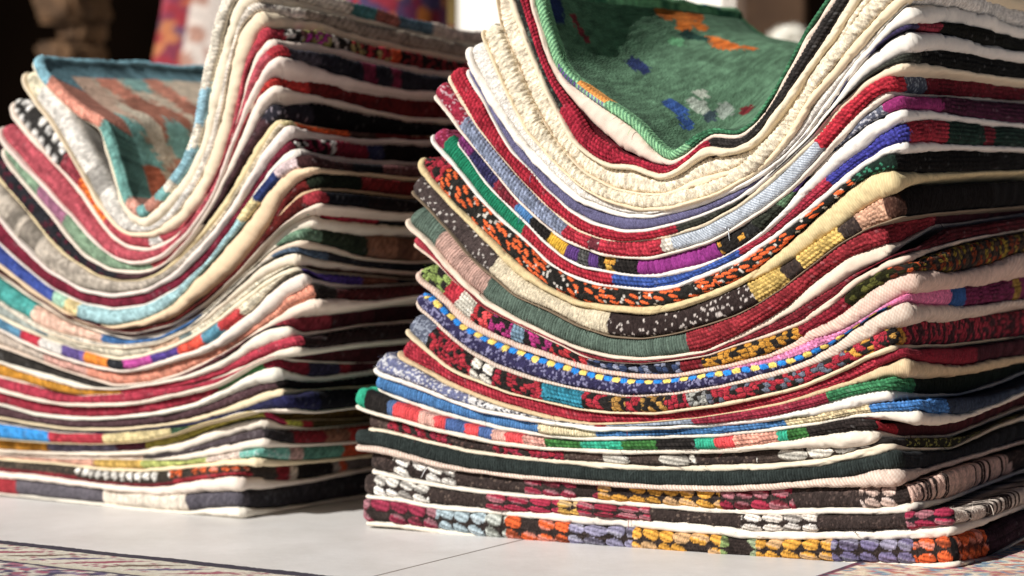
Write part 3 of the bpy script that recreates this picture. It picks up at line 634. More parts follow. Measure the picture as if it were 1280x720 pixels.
def build_sheet(surf, half_fn, shift_fn, ol, nrow, seed, rmax, painter, base, mat, name, parent,
                top_rings, wob, top_paint=None, fuzz=0, bot_rings=(.12, .5), rngseed=0, prof=1.0, grain=0.0, inset0=0.0, hem_f=.03):
    M = len(ol); L = surf.c['L']
    s0, v0, ns, nv = ol.T
    seg = np.hypot(np.diff(s0, append=s0[0]), np.diff(v0, append=v0[0]))
    a = np.concatenate([[0], np.cumsum(seg)[:-1]]) * 1000      # mm
    a = a + (14 if True else 0)
    half = half_fn(s0, v0)
    # outline wobble: nobody folds a cloth perfectly straight
    wv = (vnoise(a / 45, a * 0, seed) - .5) * 2 * wob + (vnoise(a / 13, a * 0, seed + 1) - .5) * wob
    wv = wv + inset0
    rg = np.random.default_rng(rngseed + 99)
    r = np.minimum(half * 1.05 + .0012, rmax)
    tf = np.linspace(-math.pi / 2, math.pi / 2, 2001)
    qx = np.maximum(np.cos(tf), 0) ** prof; qy = np.copysign(np.abs(np.sin(tf)) ** prof, tf)
    al = np.concatenate([[0], np.cumsum(np.hypot(np.diff(qx) * .8, np.diff(qy)))]); al = al / al[-1] * 2 - 1
    pr = np.linspace(-1, 1, nrow)
    qx = np.interp(pr, al, qx); qy = np.interp(pr, al, qy); th = pr * math.pi / 2
    Vs, Cs, UVs = [], [], []
    pc, *_ = surf(s0, v0, shift_fn(s0, v0))
    px, py, fw = project(pc)
    iF = np.argmin(np.abs(s0 - 0) + np.abs(v0 - .012)); 
    left = (ns > .9); back = (nv < -.5)
    px = np.where(left, px[14], px); px = np.where(back, px[np.argmax(s0 * (v0 < .3))] + 400, px)
    cin = (L / 2, W_DEPTH / 2)
    def ring(inset, hh, p, fcen, disp_on=True, top=False):
        s = s0 + ns * (inset + wv); v = v0 + nv * (inset + wv)
        if fcen > 0:
            s = s + (cin[0] - s) * fcen; v = v + (cin[1] - v) * fcen
        hf = half_fn(s, v) * hh
        P, nu, nz, tu, tz = surf(s, v, shift_fn(s, v) + hf)
        pp = np.full(M, p)
        if fcen > hem_f and top_paint is not None and top:
            col, rel = top_paint(s, v, seed)
            dirn = np.stack([nu * UD[0], nu * UD[1], nz], 1)
            P = P + dirn * (rel / 1000)[:, None]
        else:
            col, rel = painter(a, pp, half * 2000 * 1.35, px, seed)
            ct, st = math.cos(p * math.pi / 2), math.sin(p * math.pi / 2)
            o_u = -ns * tu * ct + nu * st; o_z = -ns * tz * ct + nz * st; o_v = -nv * ct
            if grain: col = col * (1 + grain * (rg.random((M, 1)) - .5))
            k = rel / 1000 * (1 if fcen == 0 else 0) * np.clip(half / .004, .15, 1)
            P = P + np.stack([o_u * UD[0] + o_v * VD[0], o_u * UD[1] + o_v * VD[1], o_z], 1) * k[:, None]
        Vs.append(P); Cs.append(col)
        if fcen > 0: UVs.append(np.stack([s, v + (2 if top else 5)], 1))
        else: UVs.append(np.stack([a / 1000, (p * half * 1.4)], 1))
    for f in reversed(bot_rings): ring(r, -1, -1.0, f)
    for q_ in range(nrow): ring(r * (1 - qx[q_]), qy[q_], pr[q_], 0)
    for f in top_rings: ring(r, 1, 1.0, f, top=True)
    R = len(Vs)
    V = np.concatenate(Vs); Cc = np.concatenate(Cs); UV = np.concatenate(UVs)
    # poles
    cs, cv = np.array([cin[0]]), np.array([cin[1]])
    for sg in (-1, 1):
        P, *_ = surf(cs, cv, shift_fn(cs, cv) + sg * half_fn(cs, cv))
        V = np.concatenate([V, P]); Cc = np.concatenate([Cc, Cc[[0 if sg < 0 else R * M - 1]]]); UV = np.concatenate([UV, [[.2, .2]]])
    m = np.arange(M); m1 = (m + 1) % M
    quads = np.concatenate([np.stack([q * M + m, q * M + m1, (q + 1) * M + m1, (q + 1) * M + m], 1) for q in range(R - 1)])
    tris = np.concatenate([np.stack([np.full(M, R * M), m1, m], 1),
                           np.stack([np.full(M, R * M + 1), (R - 1) * M + m, (R - 1) * M + m1], 1)])
    if fuzz:
        rng = np.random.default_rng(rngseed)
        nb = len(bot_rings)
        vis = np.where((nv > .5) | ((ns < -.5) & (v0 < .12)))[0]
        mm = rng.choice(vis, fuzz); rr = rng.integers(nb + 2, nb + nrow - 2, fuzz)
        ok = half[mm] > .0018; mm = mm[ok]; rr = rr[ok]; n = len(mm)
        idx = rr * M + mm
        B = V[idx]; tp = th[rr - nb]
        out = np.stack([-VD[0] * np.cos(tp) * nv[mm] , -VD[1] * np.cos(tp) * nv[mm], np.sin(tp)], 1)
        out += -ns[mm][:, None] * np.array([UD[0], UD[1], 0])[None] * np.cos(tp)[:, None]
        dr = out * .6 + rng.normal(0, .62, (n, 3)); dr /= np.linalg.norm(dr, axis=1)[:, None]
        ln = rng.gamma(2.2, .00075, n) * np.where(rng.random(n) < .03, 3.0, 1.0)
        sd = np.cross(dr, rng.normal(0, 1, (n, 3))); sd /= np.linalg.norm(sd, axis=1)[:, None]
        wd = .00009
        T1 = B + sd * wd; T2 = B - sd * wd; T3 = B + dr * ln[:, None]
        base_i = len(V)
        V = np.concatenate([V, T1, T2, T3])
        fc = np.clip(Cc[idx] * rng.uniform(.9, 1.5, (n, 1)) + .015, 0, 1)
        Cc = np.concatenate([Cc, fc, fc, fc]); UV = np.concatenate([UV, UV[idx], UV[idx], UV[idx]])
        k = np.arange(n)
        tris = np.concatenate([tris, np.stack([base_i + k, base_i + n + k, base_i + 2 * n + k], 1)])
    if fuzz:
        # a few loose yarn ends hanging from the edge
        nth = 4
        for q in range(nth):
            m0 = vis[int(rng.integers(len(vis)))]; row = int(rng.integers(nb + 4, nb + nrow - 4)); i0 = row * M + m0
            if half[m0] < .002: continue
            P0_ = V[i0]; ln_ = rng.uniform(.005, .014); ns_ = 9
            dr = np.array([-VD[0], -VD[1], rng.uniform(-.5, .5)]) * .5 + rng.normal(0, .6, 3); cur = rng.normal(0, .9, 3)
            pts_ = [P0_]
            for t_ in range(ns_):
                dr = dr + cur * .25 + np.array([0, 0, -.18]); dr /= np.linalg.norm(dr)
                pts_.append(pts_[-1] + dr * ln_ / ns_)
            pts_ = np.array(pts_); sdv = np.cross(dr, [.3, .8, .2]); sdv /= np.linalg.norm(sdv)
            wv_ = np.linspace(.00032, .00014, ns_ + 1)[:, None]
            bi = len(V)
            V = np.concatenate([V, pts_ + sdv * wv_, pts_ - sdv * wv_])
            fc = np.clip(Cc[[i0]] * 1.1 + .02, 0, 1)
            Cc = np.concatenate([Cc, np.repeat(fc, 2 * ns_ + 2, 0)]); UV = np.concatenate([UV, np.repeat(UV[[i0]], 2 * ns_ + 2, 0)])
            k = np.arange(ns_)
            quads = np.concatenate([quads, np.stack([bi + k, bi + k + 1, bi + ns_ + 2 + k, bi + ns_ + 1 + k], 1)])
    return link_mesh(name, V - base[None], quads, tris, Cc, UV, mat, parent)

def make_stack(SPEC, P0, group, fine, seed0, dirs, depth):
    global W_DEPTH
    set_dirs(*dirs); W_DEPTH = depth
    n = len(SPEC)
    N = 700
    cv = [trace_curves(sp, P0, N, 4.0 if fine else 5.0) for sp in SPEC]
    for k, sp in enumerate(SPEC):
        c = cv[k]; nx = cv[k + 1] if k + 1 < n else None
        seed = seed0 + k * 37
        cap = sp.get('cap', .021)
        Tf = thickness(c, nx, cap, cap if nx is None else .011)
        if nx is None and fine: Tf = Tf * (1 - .62 * sstep(c['d'] / c['L'], .46, .56))
        # along the side
        vg = c['vg']
        if nx is not None:
            ts = (nx['Z'][-1] + nx['dz'] - nx['ws'] / 2) - (c['Z'][-1] + c['dz'] + c['ws'] / 2)
        else: ts = np.full(len(vg), cap)
        ts = np.clip(gsm(ts, 3), .0012, .02)
        d, L = c['d'], c['L']
        def tk(s, v):
            b = smooth_step_s(np.clip(s / L, 0, 1)); e = sstep(v, 0.0, .03)
            return np.maximum(np.interp(s, d, Tf) + b * e * (np.interp(v, vg, ts) - Tf[-1]), .0004)
        def wl(s, v):
            b = smooth_step_s(np.clip(s / L, 0, 1)); e = sstep(v, 0.0, .02)
            return np.maximum(np.interp(s, d, c['w']) + b * e * (np.interp(v, vg, c['ws']) - c['w'][-1]), .0004)
        jit = (hash2(k, 3, seed0) - .5) * .009
        ol = outline(L, W_DEPTH, .007, .00052 if fine else .0011, .0009 if fine else .0022, .17 if fine else .36)
        lt = sp.get('lt', 'c')
        ol2 = ol if lt != 'c' else outline(L, W_DEPTH, .007, .0009 if fine else .0013, .0014 if fine else .0024, .17 if fine else .36)
        sf = Surf(c, P0, jit)
        if k >= n - 1:
            zt = float(np.interp(.006, d, c['Z']))
            def fold(s, v, Z, zt=zt, KK=.70 if fine else .32):
                kk = KK * sstep(v, .015, .27) * sstep(s, -.004, .022) * (1 - sstep(s, .20, .34))
                return 0, kk * np.maximum(zt - Z, 0)
            sf.fold = fold
        mid = P0 + np.interp(L / 2, d, c['U']) * UD + VD * W_DEPTH / 2
        base = np.array([mid[0], mid[1], max(float(c['Z'].min()) - .004, 0.0)])
        root = thing('cushion_cover', tuple(base), sp['lab'], 'cushion cover', group)
        # ---- cotton backing
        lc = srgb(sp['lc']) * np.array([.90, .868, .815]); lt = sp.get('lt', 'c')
        def lpaint(a, p, T, px, sd, lc=lc, lt=lt):
            n1 = vnoise(a / 11, p * 1.2, sd) - .5; n2 = vnoise(a / 3.7, p * 1.5, sd + 1) - .5; n3 = vnoise(a / 30, p * .7, sd + 2) - .5
            v = 1 + .07 * n1 + .05 * n2 + .10 * (vnoise(a / 40, p * .5, sd + 8) - .5)
            n4 = np.abs(vnoise(a / 17 + p * .5, p * .9, sd + 4) - .5)
            rel = 1.3 * n1 + .7 * n2 + 1.3 * n3 - 2.2 * np.clip(.06 - n4, 0, 1) / .06 * .5
            col = lc[None] * v[:, None]
            if lt == 't':
                c2, r2 = pat_twill(a, p, T, sd, lc * 1.02, lc * np.array([.72, .60, .56]), 2.5, .55)
                return c2 * v[:, None], r2 * .8 + rel
            if lt == 'u':
                c2, r2 = pat_twill(a, p, T, sd, lc * 1.03, lc * .86, 1.7, .8)
                return c2 * v[:, None], r2 * .5 + rel
            return col, rel
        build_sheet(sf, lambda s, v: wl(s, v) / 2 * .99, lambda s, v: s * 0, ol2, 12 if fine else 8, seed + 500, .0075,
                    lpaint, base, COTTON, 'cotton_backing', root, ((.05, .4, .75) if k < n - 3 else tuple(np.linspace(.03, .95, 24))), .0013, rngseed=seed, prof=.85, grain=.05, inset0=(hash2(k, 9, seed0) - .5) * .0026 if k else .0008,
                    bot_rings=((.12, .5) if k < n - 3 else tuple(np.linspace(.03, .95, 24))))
        # ---- woven face
        segs = parse_segs(sp['w'])
        xc = sp['f'][-1][0] - 6
        for q in segs:  # dark side-face colours have shade in them; saturated ones are lightened part way
            if q[0] >= xc and q[3]:
                for stl in q[3]:
                    for ci, cl in enumerate(stl[1]):
                        if cl.max() < .14: stl[1][ci] = np.clip(cl * (3.2 if cl.max() > 2.2 * cl.min() else 1.0), 0, .5)
        xs = np.array([q[0] for q in segs])
        def wpaint(a, p, T, px, sd, segs=segs, xs=xs):
            xj = px + (vnoise(a / 3, p * 3, sd + 31) - .5) * 3.0 + p * 1.5
            ix = np.clip(np.searchsorted(xs, xj, 'right') - 1, 0, len(segs) - 1)
            col = np.zeros((len(a), 3)); rel = np.zeros(len(a))
            for q in np.unique(ix):
                mk = ix == q
                _, typ, p0, st = segs[q]
                if typ == 'D': cq, rq = pat_dots(a[mk], p[mk], T[mk], sd, px[mk])
                elif typ == 'S':
                    c0, r0 = paint(st[0], a[mk], p[mk], T[mk] * (p0 + 1) / 2 + .5, sd + q)
                    # the upper strip gets its own -1..1 range
                    pu = np.clip((p[mk] - p0) / (1 - p0) * 2 - 1, -1, 1)
                    c1, r1 = paint(st[1], a[mk], pu, T[mk] * (1 - p0) / 2 + .5, sd + q + 9)
                    up = p[mk] > p0
                    cq = np.where(up[:, None], c1, c0); rq = np.where(up, r1, r0)
                else: cq, rq = paint(st[0], a[mk], p[mk], T[mk], sd + q)
                col[mk] = cq; rel[mk] = rq
            return col, rel
        tp = TOPS.get(sp.get('top'))
        rings = tuple(np.linspace(.004, .985, 110 if fine else 80)) if tp else ((.05, .3, .65) if k < n - 3 else tuple(np.linspace(.03, .95, 24)))
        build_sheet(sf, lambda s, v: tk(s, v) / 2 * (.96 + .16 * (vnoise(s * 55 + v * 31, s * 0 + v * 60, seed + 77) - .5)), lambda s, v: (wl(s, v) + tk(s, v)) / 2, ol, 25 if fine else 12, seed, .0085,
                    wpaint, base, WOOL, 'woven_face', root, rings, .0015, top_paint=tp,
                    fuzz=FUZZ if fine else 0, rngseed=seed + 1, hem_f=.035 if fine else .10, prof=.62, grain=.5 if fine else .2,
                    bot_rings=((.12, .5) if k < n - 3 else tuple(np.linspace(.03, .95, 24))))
    return cv

FUZZ = 4200
# ---------------------------------------------------------------- patterns and painted shade on the open tops (in metres on the cloth)
def blob(s, v, cs, cv_, rs, rv, ang, seed, rough=.35):
    ca, sa = math.cos(ang), math.sin(ang)
    x = (s - cs) * ca + (v - cv_) * sa; y = -(s - cs) * sa + (v - cv_) * ca
    n = vnoise(s * 260, v * 260, seed) - .5
    s = np.round(s / .0032) * .0032; v = np.round(v / .0042) * .0042
    x = (s - cs) * ca + (v - cv_) * sa; y = -(s - cs) * sa + (v - cv_) * ca
    return (x / rs) ** 2 + (y / rv) ** 2 + rough * 2 * n < 1

def weave_rel(s, v):
    return .35 * np.abs(np.sin(s * 1000 / 2.4 * math.pi)) * np.abs(np.sin(v * 1000 / 3.0 * math.pi + np.floor(s * 1000 / 2.4) * 1.57))

GREEN_BLOBS = [('#d0702e', .020, .185, .014, .014, 0), ('#d87a34', .028, .210, .022, .015, .1), ('#c86a2c', .022, .236, .020, .014, -.2), ('#d8742c', .050, .200, .010, .012, 0), ('#d8742c', .052, .226, .012, .010, 0),
    ('#d0702e', .090, .212, .014, .010, .3), ('#c8682c', .108, .205, .014, .012, .2), ('#c86a30', .128, .212, .008, .006, 0),
    ('#1c3a34', .066, .196, .012, .012, .5), ('#264a40', .080, .204, .010, .008, 0), ('#6aa478', .072, .172, .010, .010, 0),
    ('#8a343c', .030, .040, .008, .005, .5), ('#8a343c', .042, .045, .010, .004, .5), ('#24305a', .022, .018, .012, .010, 0), ('#28345e', .082, .097, .012, .011, 0),
    ('#3a5a9a', .140, .070, .011, .010, .4), ('#3a5a9a', .157, .061, .009, .007, 0), ('#a8b0a4', .150, .092, .010, .010, .5), ('#98a298', .168, .110, .008, .011, .2), ('#b0b6a8', .142, .108, .006, .006, 0),
    ('#3c4a52', .164, .092, .006, .010, 0), ('#742a2e', .188, .122, .009, .009, 0), ('#c86a34', .188, .030, .009, .007, 0)]
def green_top(s, v, seed):
    st = .55 + .75 * vnoise(s * 420, v * 90, seed) * (.6 + .4 * vnoise(s * 90, v * 200, seed + 2)) * 1.25 + .3 * (vnoise(s * 60, v * 60, seed + 1) - .5)
    col = srgb('#5a7a61')[None] * st[:, None]
    for (h, cs, cv_, rs, rv, ang) in GREEN_BLOBS:
        m = blob(s, v, cs, cv_, rs, rv, ang, seed + 5)
        col = np.where(m[:, None], srgb(h)[None] * st[:, None], col)
    return col, weave_rel(s, v)

PASTEL_BANDS_AND_SHADE = [('#c8aa96', .045, .03, .05, .022, .3), ('#84b6b2', .010, .15, .016, .14, 0), ('#d68e78', .048, .070, .042, .013, .25), ('#90b8b2', .030, .098, .018, .014, 0),
    ('#d8947e', .050, .124, .034, .013, .15), ('#a06a58', .085, .075, .03, .028, .2), ('#a06a58', .088, .125, .03, .016, 0), ('#7eb2ac', .120, .026, .036, .022, .35), ('#bc6c52', .150, .034, .018, .018, .3), ('#80b0aa', .116, .082, .022, .015, 0),  # the two equal brown patches paint in the shade inside the trough
    ('#c08a74', .138, .068, .009, .010, 0), ('#d0c4b0', .10, .055, .04, .009, .2)]
def pastel_top(s, v, seed):
    st = .6 + .55 * vnoise(s * 400, v * 140, seed) + .3 * (vnoise(s * 50, v * 60, seed + 2) - .3)
    col = np.repeat(srgb('#c8b8a4')[None], len(s), 0)
    for (h, cs, cv_, rs, rv, ang) in PASTEL_BANDS_AND_SHADE:
        m = blob(s, v, cs, cv_, rs, rv, ang, seed + 5, .45)
        col = np.where(m[:, None], srgb(h)[None], col)
    return col * st[:, None], weave_rel(s, v)
TOPS = {'green': green_top, 'pastel': pastel_top}
SUN_AZ_DEG, SUN_EL_DEG, EXPO = 48, 36, 0.07

# ---------------------------------------------------------------- stacks
P_R = floor_pt(1196, 713.5)
P_L = floor_pt(304, 649.5)
cvR = make_stack(RIGHT, P_R, 'cushion covers folded in the right stack', True, 1000, (25.0, 33.0), .33)
cvL = make_stack(LEFT, P_L, 'cushion covers folded in the left stack', False, 5000, (31.5, 35.0), .45)
set_dirs(31.5, 32)

# ---------------------------------------------------------------- floor
def grid_mesh(name, nx, ny, fn, mat, colfn=None, parent=None):
    i, j = np.meshgrid(np.linspace(0, 1, nx), np.linspace(0, 1, ny), indexing='xy')
    V = fn(i.ravel(), j.ravel())
    q = (np.arange(ny - 1)[:, None] * nx + np.arange(nx - 1)[None]).ravel()
    quads = np.stack([q, q + 1, q + nx + 1, q + nx], 1)
    rgb = colfn(i.ravel(), j.ravel()) if colfn else None
    return link_mesh(name, V, quads, np.zeros((0, 3), int), rgb, np.stack([i.ravel(), j.ravel()], 1), mat, parent)

def floor_mat():
    m, nt, b = new_mat('floor_tile'); N, L = nt.nodes, nt.links
    tc = N.new('ShaderNodeTexCoord')
    g0 = floor_pt(545, 701.2)
    mp = N.new('ShaderNodeMapping'); mp.vector_type = 'TEXTURE'
    mp.inputs['Location'].default_value = (g0[0], g0[1], 0); mp.inputs['Rotation'].default_value = (0, 0, -YAW)
    L.new(tc.outputs['Object'], mp.inputs[0])
    sx = N.new('ShaderNodeSeparateXYZ'); L.new(mp.outputs[0], sx.inputs[0])
    def lines(sock, period, off):
        a = N.new('ShaderNodeMath'); a.operation = 'ADD'; a.inputs[1].default_value = off + period * 100; L.new(sock, a.inputs[0])
        w = N.new('ShaderNodeMath'); w.operation = 'MODULO'; w.inputs[1].default_value = period; L.new(a.outputs[0], w.inputs[0])
        s = N.new('ShaderNodeMath'); s.operation = 'SUBTRACT'; s.inputs[1].default_value = period / 2; L.new(w.outputs[0], s.inputs[0])
        ab = N.new('ShaderNodeMath'); ab.operation = 'ABSOLUTE'; L.new(s.outputs[0], ab.inputs[0])
        return ab.outputs[0]
    lx = lines(sx.outputs[0], .6, .3); ly = lines(sx.outputs[1], .6, .08)
    mn = N.new('ShaderNodeMath'); mn.operation = 'MINIMUM'; L.new(lx, mn.inputs[0]); L.new(ly, mn.inputs[1])
    mr = N.new('ShaderNodeMapRange'); mr.inputs[1].default_value = .0006; mr.inputs[2].default_value = .0014
    L.new(mn.outputs[0], mr.inputs[0])
    n1 = N.new('ShaderNodeTexNoise'); n1.inputs['Scale'].default_value = 9; n1.inputs['Detail'].default_value = 8; n1.inputs['Roughness'].default_value = .7
    n2 = N.new('ShaderNodeTexNoise'); n2.inputs['Scale'].default_value = 160; n2.inputs['Detail'].default_value = 3
    L.new(tc.outputs['Object'], n1.inputs['Vector']); L.new(tc.outputs['Object'], n2.inputs['Vector'])
    r = N.new('ShaderNodeValToRGB'); r.color_ramp.elements[0].position = .28; r.color_ramp.elements[1].position = .62
    r.color_ramp.elements[0].color = (*srgb('#cbc8c4'), 1); r.color_ramp.elements[1].color = (*srgb('#e0dedc'), 1)
    L.new(n1.outputs[0], r.inputs[0])
    mx = N.new('ShaderNodeMix'); mx.data_type = 'RGBA'; mx.inputs[6].default_value = (*srgb('#6a6158'), 1)
    L.new(mr.outputs[0], mx.inputs[0]); L.new(r.outputs[0], mx.inputs[7]); L.new(mx.outputs[2], b.inputs['Base Color'])
    b.inputs['Roughness'].default_value = .42; b.inputs['Specular IOR Level'].default_value = .3
    bp = N.new('ShaderNodeBump'); bp.inputs['Strength'].default_value = .25; bp.inputs['Distance'].default_value = .001
    ad = N.new('ShaderNodeMath'); ad.operation = 'ADD'; L.new(mr.outputs[0], ad.inputs[0]); L.new(n2.outputs[0], ad.inputs[1])
    L.new(ad.outputs[0], bp.inputs['Height']); L.new(bp.outputs[0], b.inputs['Normal'])
    return m
fl = grid_mesh('floor', 2, 2, lambda i, j: np.stack([(i - .5) * 16, j * 16 - 5, i * 0], 1), floor_mat())
tag(fl, kind='structure')

# ---------------------------------------------------------------- rugs
def rug(corner, su, sv, lu, lv, painter, label, thick=.0022, du=.0022):
    """corner: floor point; the rug runs lu along su*UD and lv along sv*VD"""
    nu, nv = int(lu / du), int(lv / du)
    A, B = su * UD, sv * VD
    def rel(a, b): return .0006 * vnoise(a * 450, b * 450, 3) + .0008 * vnoise(a * 30, b * 30, 5)
    i, j = np.meshgrid(np.linspace(0, lu, nu), np.linspace(0, lv, nv), indexing='xy')
    i, j = i.ravel(), j.ravel()
    e = np.minimum(np.minimum(i, lu - i), np.minimum(j, lv - j))
    wob = (vnoise(i * 40, j * 0, 9) - .5) * .002
    rs_ = min(1, thick / .0015)
    z = thick * np.sqrt(np.clip(1 - (1 - np.clip(e / .002, 0, 1)) ** 2, 0, 1)) + rs_ * rel(i, j) * np.clip(e / .003, 0, 1) + .0004
    V = np.stack([corner[0] + A[0] * i + B[0] * (j + wob), corner[1] + A[1] * i + B[1] * (j + wob), z], 1)
    q = (np.arange(nv - 1)[:, None] * nu + np.arange(nu - 1)[None]).ravel()
    quads = np.stack([q, q + 1, q + nu + 1, q + nu], 1)
    if (A[0] * B[1] - A[1] * B[0]) < 0: quads = quads[:, ::-1]
    rgb = painter(i, j)
    base = np.array([*(corner + A * lu / 2 + B * lv / 2), 0])
    o = link_mesh('rug', V - base[None], quads, np.zeros((0, 3), int), rgb, np.stack([i, j], 1), RUGM)
    o.location = base
    return tag(o, label, 'rug')

def persian(i, j, pal, cs, seed):
    w, idx = worley(i * 1000 / cs + .6 * np.sin(j * 300), j * 1000 / cs * 1.0, seed)
    k = np.floor(idx * len(pal) * .999).astype(int)
    P = np.array([srgb(h) for h in pal])
    edge = worley(i * 1000 / (cs * .6), j * 1000 / (cs * .6), seed + 4)[1]
    col = P[k] * (.8 + .3 * edge)[:, None]
    return col

def rug_left_paint(i, j):
    col = persian(i, j, ['#4a4060', '#cfc6b8', '#a05468', '#d4ccc0', '#3a3450', '#7a6a88', '#9c6478', '#c4bcb0'], 6, 11)
    dark = srgb('#2a2234'); cream = srgb('#cdc6b6'); thin = srgb('#c4bca8')
    b = j < .017
    col = np.where(b[:, None], dark[None] * (.7 + .6 * vnoise(i * 500, j * 500, 4))[:, None], col)
    b = (j >= .017) & (j < .066)
    u = (i + 1.3 * (j - .041)) / .030
    fu = u % 1; w = np.abs((j - .041) / .020)
    leaf = (np.abs(fu - .5) < .24 * (1 - w) + .04 * (vnoise(i * 300, j * 300, 7) - .3)) & (w < 1)
    k = (np.floor(u) % 3).astype(int)
    lc = np.array([srgb(q) for q in ['#944a5a', '#6e5a4a', '#5e5270']])[k]
    dots = worley(i * 1000 / 9, j * 1000 / 9, 31); dm = (dots[0] < .3) & (dots[1] > .55)
    cm = np.where(leaf[:, None], lc, np.where(dm[:, None], srgb('#a06870')[None], cream[None] * (.9 + .2 * vnoise(i * 400, j * 400, 3))[:, None]))
    col = np.where(b[:, None], cm, col)
    b = (j >= .066) & (j < .071)
    col = np.where(b[:, None], thin[None], col)
    b = (j >= .071) & (j < .076)
    col = np.where(b[:, None], dark[None] * 1.5, col)
    return col

def rug_right_paint(i, j):
    col = persian(i, j, ['#dcb8a4', '#c8806a', '#9ab0b8', '#e4d8c4', '#b87078', '#dccab0', '#7088a0', '#e4d2b8'], 5.5, 23)
    b = i < .008
    col = np.where(b[:, None], persian(i, j, ['#6a2a40', '#803a50', '#3a3048'], 5, 2), col)
    return col
c0 = floor_pt(200, 701.3)
rug(c0 - UD * .75, 1, -1, 1.2, .5, rug_left_paint, 'patterned rug with dark violet edge and cream border on the tiles before the left stack')
c1 = floor_pt(1045, 712.2)
rug(c1 - VD * .35, 1, 1, .75, .8, rug_right_paint, 'pale multicoloured patterned rug reaching under the front corner of the right stack', thick=.0006)

# ---------------------------------------------------------------- things behind, out of focus
def at(x, y, D):
    rx, ry, rz = ray(x, y); return np.array([rx * D / ry, D, CAM_H + rz * D / ry])

def bevel_box(name, size, mat, parent=None, loc=(0, 0, 0), bev=.004, rot=(0, 0, 0), segs=2):
    import bmesh
    bm = bmesh.new(); bmesh.ops.create_cube(bm, size=1)
    for v in bm.verts: v.co = (v.co.x * size[0], v.co.y * size[1], (v.co.z + .5) * size[2])
    bmesh.ops.bevel(bm, geom=bm.edges[:], offset=bev, segments=segs, affect='EDGES')
    me = bpy.data.meshes.new(name); bm.to_mesh(me); bm.free()
    me.materials.append(mat)
    o = bpy.data.objects.new(name, me); COL.objects.link(o); o.location = loc; o.rotation_euler = rot
    if parent: o.parent = parent
    return o

dark = bevel_box('shade_panel', (7, .08, 2.6), solid_mat('shade_black', '#050302', '#0d0805', 3, spec=0), loc=(-.6, 4.6, 0))  # near-black colour stands in for the deep shade of an open doorway
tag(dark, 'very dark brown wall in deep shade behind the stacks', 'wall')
wl_, wr_ = at(571, 0, 3.3)[0], at(926, 0, 3.3)[0]
wm = solid_mat('white_plaster', '#efe9de', '#f6f2ea', 6, .9, .2, .003)
ww = bevel_box('white_wall', ((wr_ - wl_) / math.cos(.5), .1, 1.3), wm, loc=((wl_ + wr_) / 2, 3.35, 0), bev=.01, rot=(0, 0, -.5))
tag(ww, 'bright white plastered wall in full sun seen between and above the stacks', 'wall')
jb = bevel_box('door_post', (at(572, 0, 3.2)[0] - at(558, 0, 3.2)[0], .06, 1.3), solid_mat('olive_wood', '#6a5630', '#8a7444', 14), loc=(at(565, 0, 3.2)[0], 3.22, 0), bev=.003)
tag(jb, 'olive brown wooden post beside the white wall', 'post')
cab = bevel_box('wooden_cabinet', (at(1016, 0, 3.0)[0] - at(936, 0, 3.0)[0], .3, .9), solid_mat('brown_wood', '#3a2a20', '#5a4432', 10), loc=(at(976, 0, 3.0)[0], 3.2, 0), bev=.006)
tag(cab, 'dark brown wooden cabinet behind the right stack', 'cabinet')

# carved brown post at the upper left
import bmesh
def carved_post():
    D = 2.95; root_x = at(96, 0, D)[0]
    root = thing('carved_post', (root_x, D, 0), 'rough carved brown wooden post with stepped blocks at the upper left', 'post')
    mt = solid_mat('rough_brown_wood', '#3a2c21', '#76593f', 30, .9, .8, .006)
    specs = [(0, .42, .052), (.415, .035, .066), (.447, .030, .05), (.472, .04, .07), (.508, .05, .058), (.553, .09, .068)]
    for q, (z, h, w) in enumerate(specs):
        bm = bmesh.new(); bmesh.ops.create_cube(bm, size=1)
        for v in bm.verts: v.co = (v.co.x * w, v.co.y * w, (v.co.z + .5) * h)
        bmesh.ops.bevel(bm, geom=bm.edges[:], offset=.006, segments=2, affect='EDGES')
        bmesh.ops.subdivide_edges(bm, edges=bm.edges[:], cuts=3, use_grid_fill=True)
        for v in bm.verts:
            n = float(vnoise(np.array([v.co.x * 70 + q * 9]), np.array([v.co.z * 70 + v.co.y * 50]), q)[0]) - .5
            v.co.x *= 1 + .35 * n; v.co.y *= 1 + .35 * n
        me = bpy.data.meshes.new('post_block'); bm.to_mesh(me); bm.free(); me.materials.append(mt)
        for p in me.polygons: p.use_smooth = True
        o = bpy.data.objects.new('post_block', me); COL.objects.link(o); o.parent = root
        o.location = ((-.006 if q % 2 else .006), 0, z); o.rotation_euler = (0, 0, .5 + .15 * q)
carved_post()

